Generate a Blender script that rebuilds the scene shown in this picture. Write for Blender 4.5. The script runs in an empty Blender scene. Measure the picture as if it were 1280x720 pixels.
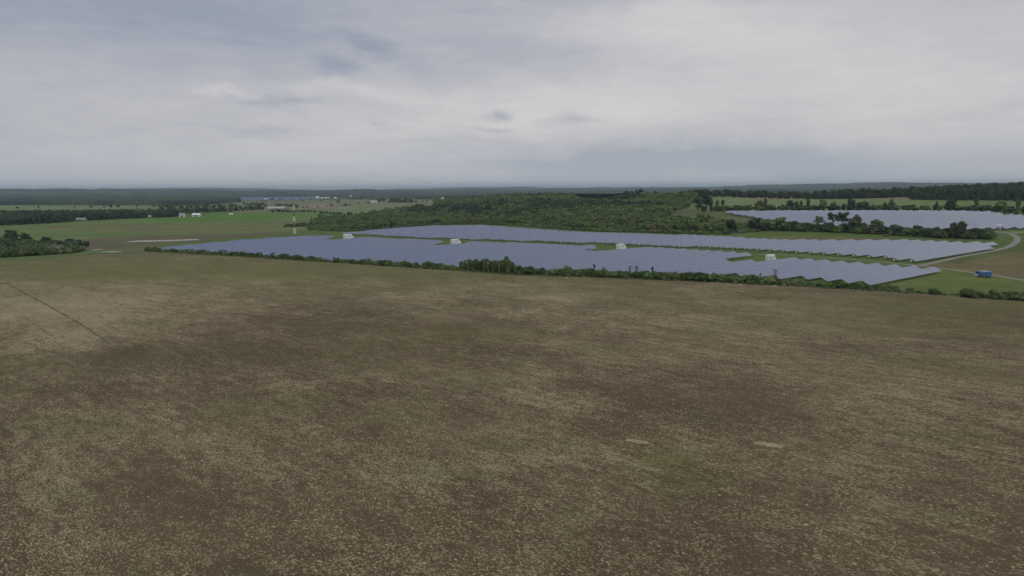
import bpy, bmesh, math, random
import numpy as np
from mathutils import Matrix, Vector
C = bpy.context.scene.collection
D = bpy.data
R = math.radians
sc = bpy.context.scene

# ------------------------------------------------------------------ camera
CAMH = 40.0
FPX, TILT, ROLL = 930.0, R(7.56), R(-0.3)
cam_d = D.cameras.new('camera'); cam = D.objects.new('camera', cam_d); C.objects.link(cam)
cam_d.sensor_width = 36; cam_d.lens = FPX / 1280 * 36
cam_d.clip_start = 0.5; cam_d.clip_end = 60000
CM = Matrix.Rotation(math.pi / 2 - TILT, 4, 'X') @ Matrix.Rotation(ROLL, 4, 'Z')
cam.matrix_world = Matrix.Translation((0, 0, CAMH)) @ CM
sc.camera = cam
CAM3 = np.array(CM.to_3x3())
sc.view_settings.view_transform = 'Standard'
sc.view_settings.look = 'None'
sc.view_settings.gamma = 1
sc.view_settings.exposure = 0.0
sc.render.resolution_x = 1024; sc.render.resolution_y = 576

# ------------------------------------------------------------------ node helpers
class NT:
    def __init__(s, tree): s.t = tree; s.n = tree.nodes; s.l = tree.links
    def new(s, typ, **kw):
        n = s.n.new(typ)
        for k, v in kw.items(): setattr(n, k, v)
        return n
    def put(s, sock, v):
        if v is None: return
        if hasattr(v, 'is_output'): s.l.new(v, sock)
        elif isinstance(v, (tuple, list)) and len(v) == 3 and sock.type == 'RGBA': sock.default_value = (*v, 1)
        else: sock.default_value = v
    def math(s, op, a, b=None, c=None, clamp=False):
        n = s.new('ShaderNodeMath', operation=op); n.use_clamp = clamp
        s.put(n.inputs[0], a); s.put(n.inputs[1], b)
        if c is not None: s.put(n.inputs[2], c)
        return n.outputs[0]
    def vec(s, op, a, b=None):
        n = s.new('ShaderNodeVectorMath', operation=op)
        s.put(n.inputs[0], a)
        if b is not None:
            if op == 'SCALE': s.put(n.inputs['Scale'], b)
            else: s.put(n.inputs[1], b)
        return n.outputs['Value' if op in ('LENGTH', 'DOT_PRODUCT', 'DISTANCE') else 'Vector']
    def mix(s, f, a, b, mode='MIX'):
        n = s.new('ShaderNodeMix', data_type='RGBA', blend_type=mode)
        s.put(n.inputs[0], f); s.put(n.inputs[6], a); s.put(n.inputs[7], b)
        return n.outputs[2]
    def noise(s, v, scale, detail=3, rough=.55, dist=0, dim='3D'):
        n = s.new('ShaderNodeTexNoise', noise_dimensions=dim)
        s.put(n.inputs['Vector'], v); s.put(n.inputs['Scale'], scale)
        n.inputs['Detail'].default_value = detail; n.inputs['Roughness'].default_value = rough
        n.inputs['Distortion'].default_value = dist
        return n.outputs[0]
    def ramp(s, v, a, b, c=0., d=1., smooth=True):
        n = s.new('ShaderNodeMapRange', interpolation_type='SMOOTHSTEP' if smooth else 'LINEAR')
        s.put(n.inputs[0], v); s.put(n.inputs[1], a); s.put(n.inputs[2], b); s.put(n.inputs[3], c); s.put(n.inputs[4], d)
        return n.outputs[0]

# ------------------------------------------------------------------ sky and sun (overcast daylight)
SUN_AZ, SUN_EL = R(165), R(55)
world = D.worlds.new('World'); sc.world = world; world.use_nodes = True
w = NT(world.node_tree); w.n.clear()
tc = w.new('ShaderNodeTexCoord')
dirn = w.vec('NORMALIZE', tc.outputs['Generated'])
sep = w.new('ShaderNodeSeparateXYZ'); w.l.new(dirn, sep.inputs[0])
sx, sy, sz = sep.outputs
az = w.math('MULTIPLY', w.math('ARCTAN2', sx, sy), 57.2958)      # degrees, 0 = north (forward), + to the right
el = w.math('MULTIPLY', w.math('ARCSINE', sz), 57.2958)
def comb(a, b, c=0.0):
    n = w.new('ShaderNodeCombineXYZ'); w.put(n.inputs[0], a); w.put(n.inputs[1], b); w.put(n.inputs[2], c); return n.outputs[0]
# cloud deck seen in perspective
zz = w.math('ADD', w.math('MAXIMUM', sz, 0.0), 0.10)
deck = comb(w.math('DIVIDE', sx, zz), w.math('DIVIDE', sy, zz))
n1 = w.noise(deck, 0.55, 5, .5, .3)
n2 = w.noise(deck, 1.9, 5, .55, .4)
n3 = w.noise(deck, 0.22, 3, .5)
ae = comb(az, w.math('MULTIPLY', el, 2.2))
nd1 = w.noise(ae, 0.11, 6, .58, .3)
nd2 = w.noise(w.vec('ADD', ae, (31.0, 17.0, 5.0)), 0.11, 6, .58, .3)
azd = w.math('ADD', az, w.math('MULTIPLY', w.math('SUBTRACT', nd1, .5), 9.0))
eld = w.math('ADD', el, w.math('MULTIPLY', w.math('SUBTRACT', nd2, .5), 4.0))
def blob(px, py, rx, ry, amt, rot=0, sharp=(0., 1.)):
    a0 = math.degrees(math.atan2(px - 640, FPX)); e0 = (236.5 - py) / FPX * 57.3
    ra = rx / FPX * 57.3; re = ry / FPX * 57.3
    da = w.math('SUBTRACT', azd, a0); de = w.math('SUBTRACT', eld, e0)
    c, s_ = math.cos(R(rot)), math.sin(R(rot))
    u = w.math('DIVIDE', w.math('ADD', w.math('MULTIPLY', da, c), w.math('MULTIPLY', de, s_)), ra)
    v = w.math('DIVIDE', w.math('SUBTRACT', w.math('MULTIPLY', de, c), w.math('MULTIPLY', da, s_)), re)
    q = w.math('ADD', w.math('MULTIPLY', u, u), w.math('MULTIPLY', v, v))
    g = w.math('POWER', 2.718, w.math('MULTIPLY', q, -1.0))
    return w.math('MULTIPLY', g, amt)
acc = w.math('MULTIPLY', w.math('SUBTRACT', n1, .5), 0.55)
acc = w.math('ADD', acc, w.math('MULTIPLY', w.math('SUBTRACT', n2, .5), 0.20))
acc = w.math('ADD', acc, w.math('MULTIPLY', w.math('SUBTRACT', n3, .5), 0.25))
for b in [(850, 60, 150, 30, .34, -4), (700, 138, 220, 40, .34, 0), (1120, 110, 260, 110, .26, 0),
          (450, 175, 170, 34, .20, 0), (318, 122, 26, 4.5, .26, 0), (455, 118, 100, 8, .24, -3),
          (425, 92, 34, 13, -.30, -8), (492, 76, 36, 13, -.30, -25), (420, 60, 120, 14, -.10, 0), (362, 129, 36, 6, -.30, -4),
          (628, 143, 20, 6, -.50, 6), (620, 163, 26, 4, -.34, 0), (715, 155, 28, 5, -.34, 0), (820, 30, 90, 10, .16, -4), (340, 158, 60, 4, -.25, 0), (465, 150, 8, 3, -.3, 0), (560, 178, 120, 6, -.15, 0),
          (180, 60, 260, 55, -.20, 0), (240, 30, 330, 40, -.20, 0), (640, 78, 120, 26, -.20, 2), (620, 8, 200, 18, -.12, 0),
          (800, 203, 230, 18, -.55, 0), (920, 212, 160, 14, -.35, 0), (1090, 200, 260, 30, -.12, 0),
          (330, 165, 120, 5, -.14, 0), (60, 200, 160, 40, -.08, 0)]:
    acc = w.math('ADD', acc, blob(*b))
n4 = w.noise(deck, 4.2, 6, .62, .6)
n5 = w.noise(comb(w.math('MULTIPLY', az, .35), w.math('MULTIPLY', el, 1.5)), 1.0, 6, .6, .5)
acc = w.math('ADD', acc, w.math('MULTIPLY', w.math('SUBTRACT', n4, .5), 0.22))
acc = w.math('ADD', acc, w.math('MULTIPLY', w.math('SUBTRACT', n5, .5), 0.26))
cf = w.math('ADD', acc, 0.42, clamp=True)
# soft bright veil round the hidden sun
sd = (math.sin(SUN_AZ) * math.cos(SUN_EL), math.cos(SUN_AZ) * math.cos(SUN_EL), math.sin(SUN_EL))
glow = w.ramp(w.vec('DOT_PRODUCT', dirn, sd), 0.45, 1.0)
ccol = w.mix(cf, (0.316, 0.346, 0.418), (0.745, 0.695, 0.676))
ccol = w.mix(w.math('MULTIPLY', glow, .25), ccol, (0.95, 0.90, 0.85))
hz = w.ramp(el, 0.0, 5.0, 1.0, 0.0)
ccol = w.mix(w.math('MULTIPLY', hz, .5), ccol, (0.60, 0.62, 0.67))
ccol10 = w.vec('SCALE', ccol, 10.0)
sky = w.new('ShaderNodeTexSky', sky_type='NISHITA'); sky.sun_disc = False
sky.sun_elevation = SUN_EL; sky.sun_rotation = SUN_AZ
tot = w.mix(0.93, sky.outputs[0], ccol10)
bg = w.new('ShaderNodeBackground'); w.l.new(tot, bg.inputs[0]); bg.inputs[1].default_value = 0.1
wo = w.new('ShaderNodeOutputWorld'); w.l.new(bg.outputs[0], wo.inputs[0])

sun_d = D.lights.new('sun', 'SUN'); sun = D.objects.new('sun', sun_d); C.objects.link(sun)
sun_d.energy = 0.5; sun_d.angle = R(25); sun_d.color = (1.0, .96, .90)
sun.rotation_euler = Vector(sd).to_track_quat('Z', 'Y').to_euler()
sun.location = (0, 0, 150)

# ------------------------------------------------------------------ terrain
def S(a):
    a = np.clip(a, 0, 1); return a * a * (3 - 2 * a)
def vnoise(x, y, seed=0):
    x = np.asarray(x, float); y = np.asarray(y, float)
    xi = np.floor(x).astype(np.int64); yi = np.floor(y).astype(np.int64)
    fx = S(x - xi); fy = S(y - yi)
    def h(a, b):
        n = (a * 374761393 + b * 668265263 + seed * 1442695041) & 0x7fffffff
        n = ((n ^ (n >> 13)) * 1274126177) & 0x7fffffff
        return ((n ^ (n >> 16)) & 0xffff) / 65535.0
    return (h(xi, yi) * (1 - fx) + h(xi + 1, yi) * fx) * (1 - fy) + (h(xi, yi + 1) * (1 - fx) + h(xi + 1, yi + 1) * fx) * fy
def fbm(x, y, scale, seed=0, oct=4):
    t = 0; a = 1; n = 0
    for k in range(oct):
        t = t + a * vnoise(x / scale + 17.3 * k, y / scale - 9.1 * k, seed + k); n += a; a *= .55; scale = scale / 2.1
    return t / n
def H(x, y):
    x = np.asarray(x, float); y = np.asarray(y, float)
    t = x / np.maximum(y, 60.)
    r = np.hypot(x, y)
    s = -.72 * (x - 147) + .69 * (y - 466)
    h = -.013 * np.clip(s, 0, 620) * S((y - 330) / 250)
    wv = S((t - .10) / .20) * S((1.2 - t) / .3)
    h = h + wv * (12 * S((y - 590) / 260) + 11 * S((y - 820) / 260)) * (1 - .55 * S((y - 1250) / 900))
    h = h + 18 * np.exp(-((t - .13) / .17) ** 2) * S((y - 780) / 620) * (1 - S((y - 1700) / 900))
    h = h + 14 * np.exp(-((t - .0) / .12) ** 2) * S((y - 1100) / 900) * (1 - S((y - 2400) / 1500))
    far = S((r - 5500) / 4500)
    h = h + far * (26 + 170 * np.clip(fbm(x, y, 2600, 5, 4) - .42, 0, 1) * (1 - .1 * S((t - .1) / .5)) + 4 * S((t - .1) / .3))
    h = h + 9 * S((t - .42) / .3) * S((y - 850) / 500) * (1 - S((y - 1900) / 900))
    mid = S((r - 2400) / 1500) * (1 - far)
    h = h + mid * 16 * (fbm(x, y, 1400, 9, 3) - .35)
    return h
def G(px, py, h=0.0):
    """ground point under what is seen at a pixel of the photograph (1280 wide), h metres up"""
    d = CAM3 @ np.array([(px - 640) / FPX, (360 - py) / FPX, -1.0]); d = d / math.hypot(d[0], d[1])
    r = 15 * np.exp(np.linspace(0, math.log(2200 / 1.5), 6000)); x = d[0] * r; y = d[1] * r; z = CAMH + d[2] * r
    b = z < H(x, y) + h
    i = int(np.argmax(b)) if b.any() else len(r) - 1
    if i > 0:
        f0 = z[i - 1] - H(x[i - 1], y[i - 1]) - h; f1 = z[i] - H(x[i], y[i]) - h
        k = f0 / (f0 - f1) if f0 != f1 else 0
        return np.array([x[i - 1] + (x[i] - x[i - 1]) * k, y[i - 1] + (y[i] - y[i - 1]) * k])
    return np.array([x[i], y[i]])
def proj(x, y, z):
    v = np.stack([x, y, z - CAMH], -1) @ CAM3
    dep = np.maximum(-v[..., 2], 1e-3)
    px = 640 + FPX * v[..., 0] / dep; py = 360 - FPX * v[..., 1] / dep
    px = np.where(v[..., 2] < -1, px, -1e6)
    return px, py
def inpoly(px, py, poly):
    px = np.asarray(px, float); py = np.asarray(py, float); c = np.zeros(px.shape, bool)
    n = len(poly)
    for i in range(n):
        x1, y1 = poly[i]; x2, y2 = poly[(i + 1) % n]
        if y1 == y2: continue
        k = ((y1 > py) != (y2 > py)) & (px < (x2 - x1) * (py - y1) / (y2 - y1) + x1)
        c ^= k
    return c
def hz1(x, y): return float(H(x, y))

# ------------------------------------------------------------------ object helpers
def mesh_np(name, verts, faces, mats=(), mi=None, smooth=False, attrs=None):
    """faces: (n,k) int array of one face size"""
    verts = np.asarray(verts, np.float32); faces = np.asarray(faces, np.int32)
    m = D.meshes.new(name); k = faces.shape[1]
    m.vertices.add(len(verts)); m.vertices.foreach_set('co', verts.ravel())
    m.loops.add(faces.size); m.loops.foreach_set('vertex_index', faces.ravel())
    m.polygons.add(len(faces)); m.polygons.foreach_set('loop_start', np.arange(0, faces.size, k, dtype=np.int32))
    m.polygons.foreach_set('loop_total', np.full(len(faces), k, np.int32))
    if mi is not None: m.polygons.foreach_set('material_index', np.asarray(mi, np.int32))
    m.polygons.foreach_set('use_smooth', np.full(len(faces), smooth))
    for a in mats: m.materials.append(a)
    if attrs:
        for an, arr in attrs.items():
            arr = np.asarray(arr, np.float32)
            if arr.ndim == 1:
                at = m.attributes.new(an, 'FLOAT', 'POINT'); at.data.foreach_set('value', arr)
            else:
                at = m.attributes.new(an, 'FLOAT_VECTOR', 'POINT'); at.data.foreach_set('vector', arr.ravel())
    m.update(calc_edges=True)
    return m
class MB:
    """collects quads and triangles, builds one mesh"""
    def __init__(s): s.v = []; s.f = []; s.m = []
    def add(s, vs, fs, m=0):
        o = len(s.v); s.v += [tuple(v) for v in vs]; s.f += [tuple(o + i for i in f) for f in fs]; s.m += [m] * len(fs)
    def box(s, x0, x1, y0, y1, z0, z1, m=0, mat=None):
        vs = [(x, y, z) for z in (z0, z1) for (x, y) in ((x0, y0), (x1, y0), (x1, y1), (x0, y1))]
        if mat is not None: vs = [tuple(mat @ Vector(v)) for v in vs]
        s.add(vs, [(0, 3, 2, 1), (4, 5, 6, 7), (0, 1, 5, 4), (1, 2, 6, 5), (2, 3, 7, 6), (3, 0, 4, 7)], m)
    def bar(s, a, b, w0, w1=None, m=0, n=4):
        a = Vector(a); b = Vector(b); w1 = w0 if w1 is None else w1
        d = (b - a).normalized(); u = d.orthogonal().normalized(); v = d.cross(u)
        ring = [(math.cos(2 * math.pi * (k + .5) / n), math.sin(2 * math.pi * (k + .5) / n)) for k in range(n)]
        vs = [a + (u * c + v * q) * w0 for c, q in ring] + [b + (u * c + v * q) * w1 for c, q in ring]
        fs = [(k, (k + 1) % n, n + (k + 1) % n, n + k) for k in range(n)] + [tuple(range(n - 1, -1, -1)), tuple(range(n, 2 * n))]
        s.add(vs, fs, m)
    def mesh(s, name, mats, smooth=False):
        m = D.meshes.new(name); m.from_pydata(s.v, [], s.f)
        for a in mats: m.materials.append(a)
        m.polygons.foreach_set('material_index', s.m)
        if smooth: m.polygons.foreach_set('use_smooth', [True] * len(s.f))
        m.update(); return m
    def build(s, name, mats, parent=None, smooth=False):
        if not isinstance(mats, (tuple, list)): mats = [mats]
        return link(name, s.mesh(name, mats, smooth), parent)
def link(name, data, parent=None):
    o = D.objects.new(name, data); C.objects.link(o)
    if parent: o.parent = parent
    return o
def tag(o, label=None, cat=None, group=None, kind=None):
    if label: o['label'] = label
    if cat: o['category'] = cat
    if group: o['group'] = group
    if kind: o['kind'] = kind
    return o
def empty(name, loc, rz=0, label=None, cat=None, group=None):
    o = D.objects.new(name, None); C.objects.link(o); o.location = loc; o.rotation_euler = (0, 0, rz)
    o.empty_display_size = 1
    return tag(o, label, cat, group)
def dup(root, loc, rz=0, scale=None, label=None, group=None):
    r = root.copy(); C.objects.link(r); r.location = loc; r.rotation_euler = (0, 0, rz)
    if scale is not None: r.scale = scale
    if label: r['label'] = label
    if group: r['group'] = group
    for ch in list(root.children):
        c = ch.copy(); C.objects.link(c); c.parent = r
        for g in list(ch.children):
            d = g.copy(); C.objects.link(d); d.parent = c
    return r

# ------------------------------------------------------------------ materials
def mat(name):
    m = D.materials.new(name); m.use_nodes = True; t = NT(m.node_tree)
    b = t.n['Principled BSDF']; return m, t, b
def simple(name, col, rough=.8, var=.12, scale=3.0, metal=0.0, spec=.3, dirt=None):
    m, t, b = mat(name)
    g = t.new('ShaderNodeNewGeometry')
    n = t.noise(g.outputs['Position'], scale, 4, .6)
    f = t.ramp(n, .3, .7, 1 - var, 1 + var, False)
    c = t.vec('SCALE', col, f)
    if dirt:
        k = t.ramp(t.noise(g.outputs['Position'], scale * .35, 4, .65), .45, .75, 0, .6)
        c = t.mix(k, c, dirt)
    t.put(b.inputs['Base Color'], c) if hasattr(c, 'is_output') else None
    b.inputs['Roughness'].default_value = rough; b.inputs['Metallic'].default_value = metal
    b.inputs['Specular IOR Level'].default_value = spec
    return m
def leaf_mat(name, c0, c1, c2, scale=.35):
    m, t, b = mat(name)
    g = t.new('ShaderNodeNewGeometry'); oi = t.new('ShaderNodeObjectInfo')
    r = oi.outputs['Random']
    col = t.mix(r, c0, c1)
    r2 = t.math('FRACT', t.math('MULTIPLY', r, 7.31))
    col = t.mix(t.ramp(r2, .55, 1.0), col, c2)
    n = t.noise(g.outputs['Position'], scale, 3, .6)
    col = t.vec('SCALE', col, t.ramp(n, .25, .75, .62, 1.45, False))
    n2 = t.noise(g.outputs['Position'], scale * 6, 2, .6)
    col = t.vec('SCALE', col, t.ramp(n2, .25, .75, .65, 1.4, False))
    big = t.noise(g.outputs['Position'], .012, 3, .6)
    col = t.vec('SCALE', col, t.ramp(big, .3, .7, .78, 1.25, False))
    t.put(b.inputs['Base Color'], col)
    b.inputs['Roughness'].default_value = .85; b.inputs['Specular IOR Level'].default_value = .12
    return m
M = {}
M['leaf'] = leaf_mat('foliage_green', (.080, .138, .046), (.108, .172, .054), (.16, .17, .080))
M['leaf_dark'] = leaf_mat('foliage_dark', (.040, .062, .034), (.055, .082, .042), (.078, .095, .050))
M['leaf_bright'] = leaf_mat('foliage_bright', (.095, .160, .045), (.125, .18, .055), (.16, .19, .075), .8)
M['leaf_shrub'] = leaf_mat('foliage_shrub', (.050, .086, .030), (.074, .120, .038), (.10, .125, .05), .8)
M['leaf_grey'] = leaf_mat('foliage_greyish', (.090, .112, .066), (.115, .135, .082), (.15, .152, .108), .8)
M['leaf_russet'] = leaf_mat('foliage_russet', (.075, .072, .040), (.085, .075, .042), (.07, .078, .038), .8)
M['conifer'] = leaf_mat('foliage_conifer', (.030, .052, .034), (.045, .070, .042), (.055, .075, .042))
M['bark'] = simple('bark', (.10, .085, .068), .9, .3, 4)
M['bark_pale'] = simple('bark_pale', (.20, .19, .17), .9, .2, 4)
M['white'] = simple('painted_white_steel', (.88, .89, .89), .5, .03, 1.2, dirt=(.78, .78, .76))
M['roofwhite'] = simple('roof_white_metal', (.86, .87, .87), .45, .05, 1.0)
M['grey'] = simple('grey_metal', (.32, .33, .34), .5, .1, 3, .3)
M['palegrey'] = simple('pale_grey_paint', (.62, .63, .64), .5, .05, 2)
M['dgrey'] = simple('dark_grey_metal', (.07, .07, .075), .6, .2, 3)
M['doorblue'] = simple('slate_blue_door', (.12, .16, .28), .5, .05, 2)
M['gal'] = simple('galvanised_steel', (.30, .31, .31), .5, .12, 3, .4)
M['black'] = simple('black_rubber', (.025, .025, .025), .8, .2, 8)
M['blue'] = simple('blue_vehicle_paint', (.045, .145, .42), .35, .06, 1.5, 0, .5, dirt=(.07, .14, .30))
M['bluelight'] = simple('pale_blue_roof', (.32, .44, .66), .4, .06, 2)
M['glass'] = simple('dark_window_glass', (.02, .025, .03), .1, .05, 2, 0, .6)
M['mastwhite'] = simple('mast_white_paint', (.70, .69, .64), .6, .05, 1)
M['mastred'] = simple('mast_red_paint', (.20, .15, .115), .6, .1, 1)
M['barnroof'] = simple('weathered_grey_roof', (.30, .31, .33), .6, .12, .2)
M['barnpale'] = simple('pale_barn_roof', (.44, .45, .41), .6, .08, .2)
M['barnwall'] = simple('barn_wall_boards', (.28, .25, .23), .8, .15, .3)
M['redbrown'] = simple('red_brown_wall', (.22, .11, .09), .8, .15, .3)
M['concrete'] = simple('concrete', (.36, .35, .33), .8, .12, 1.2)
M['gravel'] = simple('gravel', (.25, .24, .205), .9, .25, .9, dirt=(.20, .19, .15))
M['palegravel'] = simple('pale_gravel', (.44, .43, .40), .9, .15, .5)
M['straw'], t_, b_ = mat('dry_straw')
a_ = t_.new('ShaderNodeAttribute'); a_.attribute_name = 'tone'
t_.put(b_.inputs['Base Color'], t_.mix(a_.outputs['Fac'], (.12, .092, .05), (.52, .43, .27)))
b_.inputs['Roughness'].default_value = .9; b_.inputs['Specular IOR Level'].default_value = .1
M['rut'] = simple('bare_rut_soil', (.115, .092, .056), .95, .5, .5, dirt=(.20, .17, .11))
M['strawpatch'] = simple('pale_straw_heap', (.36, .29, .18), .95, .4, 2.2, dirt=(.17, .135, .09))

# solar glass: dark blue silicon under glass, so it mirrors the sky at grazing angles
M['pv'], t_, b_ = mat('photovoltaic_glass')
g_ = t_.new('ShaderNodeNewGeometry'); oi_ = t_.new('ShaderNodeObjectInfo')
n_ = t_.noise(g_.outputs['Position'], .35, 2, .5)
cc = t_.mix(n_, (.046, .092, .225), (.062, .110, .252))
cc = t_.mix(t_.math('MULTIPLY', oi_.outputs['Random'], .35), cc, (.085, .130, .250))
t_.put(b_.inputs['Base Color'], cc)
b_.inputs['Roughness'].default_value = .16; b_.inputs['IOR'].default_value = 1.6
b_.inputs['Specular IOR Level'].default_value = .8; b_.inputs['Coat Weight'].default_value = .5; b_.inputs['Coat Roughness'].default_value = .08
M['frame'] = simple('aluminium_frame', (.40, .41, .45), .4, .05, 2, .5)
M['back'] = simple('panel_backsheet', (.16, .16, .17), .7, .1, 2)

# stubble field
M['field'], t_, b_ = mat('stubble_soil')
g_ = t_.new('ShaderNodeNewGeometry'); P = g_.outputs['Position']
mp = t_.new('ShaderNodeMapping'); mp.vector_type = 'TEXTURE'
t_.l.new(P, mp.inputs[0]); mp.inputs['Rotation'].default_value = (0, 0, R(42)); mp.inputs['Scale'].default_value = (1, 2.6, 1)
V = mp.outputs[0]
sa = t_.new('ShaderNodeAttribute'); sa.attribute_name = 'straw'
ga = t_.new('ShaderNodeAttribute'); ga.attribute_name = 'green'
ta = t_.new('ShaderNodeAttribute'); ta.attribute_name = 'wet'
fine = t_.noise(V, 4.2, 5, .75)
mp2 = t_.new('ShaderNodeMapping'); mp2.vector_type = 'TEXTURE'; t_.l.new(P, mp2.inputs[0]); mp2.inputs['Rotation'].default_value = (0, 0, R(48)); mp2.inputs['Scale'].default_value = (1, 4.5, 1)
strk = t_.noise(mp2.outputs[0], .42, 4, .62, .4)
mid_ = t_.noise(V, .55, 4, .62)
wide = t_.noise(V, .085, 4, .6); med = t_.noise(V, 1.4, 3, .6)
bigr = t_.noise(P, .030, 5, .6)
cov = t_.math('ADD', sa.outputs['Fac'], t_.math('MULTIPLY', t_.math('SUBTRACT', mid_, .5), 1.1))
cov = t_.math('ADD', cov, t_.math('MULTIPLY', t_.math('SUBTRACT', med, .5), 1.2))
cov = t_.math('ADD', cov, t_.math('MULTIPLY', t_.math('SUBTRACT', wide, .5), .85))
cov = t_.math('ADD', cov, t_.math('MULTIPLY', t_.math('SUBTRACT', fine, .5), 4.6))
cov = t_.math('ADD', cov, t_.math('MULTIPLY', t_.math('SUBTRACT', strk, .5), .8))
stf = t_.ramp(cov, .34, .94)
soil = t_.mix(t_.ramp(bigr, .35, .65), (.110, .081, .047), (.144, .108, .065))
soil = t_.mix(t_.math('MULTIPLY', ta.outputs['Fac'], .6), soil, (.086, .069, .042))
stra = t_.mix(t_.ramp(wide, .35, .7), (.365, .312, .190), (.400, .335, .210))
col = t_.mix(stf, soil, stra)
gmask = t_.math('MULTIPLY', ga.outputs['Fac'], t_.ramp(t_.math('ADD', mid_, t_.math('MULTIPLY', fine, .6)), .62, .98))
col = t_.mix(gmask, col, (.150, .185, .055))
gbroad = t_.math('MULTIPLY', ga.outputs['Fac'], t_.ramp(mid_, .35, .7, .05, .62))
col = t_.mix(gbroad, col, (.160, .165, .070))
t_.put(b_.inputs['Base Color'], col)
b_.inputs['Roughness'].default_value = .95; b_.inputs['Specular IOR Level'].default_value = .08
bm_ = t_.new('ShaderNodeBump'); bm_.inputs['Strength'].default_value = .8; bm_.inputs['Distance'].default_value = .25
t_.l.new(fine, bm_.inputs['Height']); t_.l.new(bm_.outputs[0], b_.inputs['Normal'])

# all other open ground: colour of the crop or grass comes from the land-cover attribute
M['land'], t_, b_ = mat('grassland')
g_ = t_.new('ShaderNodeNewGeometry'); P = g_.outputs['Position']
ca = t_.new('ShaderNodeAttribute'); ca.attribute_name = 'cover'
n1_ = t_.noise(P, .35, 5, .65); n2_ = t_.noise(P, .035, 4, .6); n3_ = t_.noise(P, .007, 3, .55)
c_ = t_.vec('SCALE', ca.outputs['Color'], t_.ramp(n1_, .25, .75, .72, 1.28, False))
c_ = t_.vec('SCALE', c_, t_.ramp(n2_, .3, .7, .82, 1.18, False))
c_ = t_.mix(t_.ramp(n2_, .50, .72, 0, .35), c_, t_.vec('MULTIPLY', c_, (1.16, 1.0, .95)))
c_ = t_.vec('SCALE', c_, t_.ramp(n3_, .3, .7, .88, 1.12, False))
t_.put(b_.inputs['Base Color'], c_)
b_.inputs['Roughness'].default_value = .95; b_.inputs['Specular IOR Level'].default_value = .08
bm_ = t_.new('ShaderNodeBump'); bm_.inputs['Strength'].default_value = .6; bm_.inputs['Distance'].default_value = .4
t_.l.new(n1_, bm_.inputs['Height']); t_.l.new(bm_.outputs[0], b_.inputs['Normal'])

# far canopy
M['wood'], t_, b_ = mat('far_canopy')
g_ = t_.new('ShaderNodeNewGeometry'); P = g_.outputs['Position']
n1_ = t_.noise(P, .05, 3, .6); n2_ = t_.noise(P, .004, 3, .6)
c_ = t_.mix(t_.ramp(n2_, .4, .65), (.024, .040, .028), (.062, .084, .046))
c_ = t_.vec('SCALE', c_, t_.ramp(n1_, .3, .7, .6, 1.45, False))
t_.put(b_.inputs['Base Color'], c_); b_.inputs['Roughness'].default_value = .9; b_.inputs['Specular IOR Level'].default_value = .05

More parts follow.
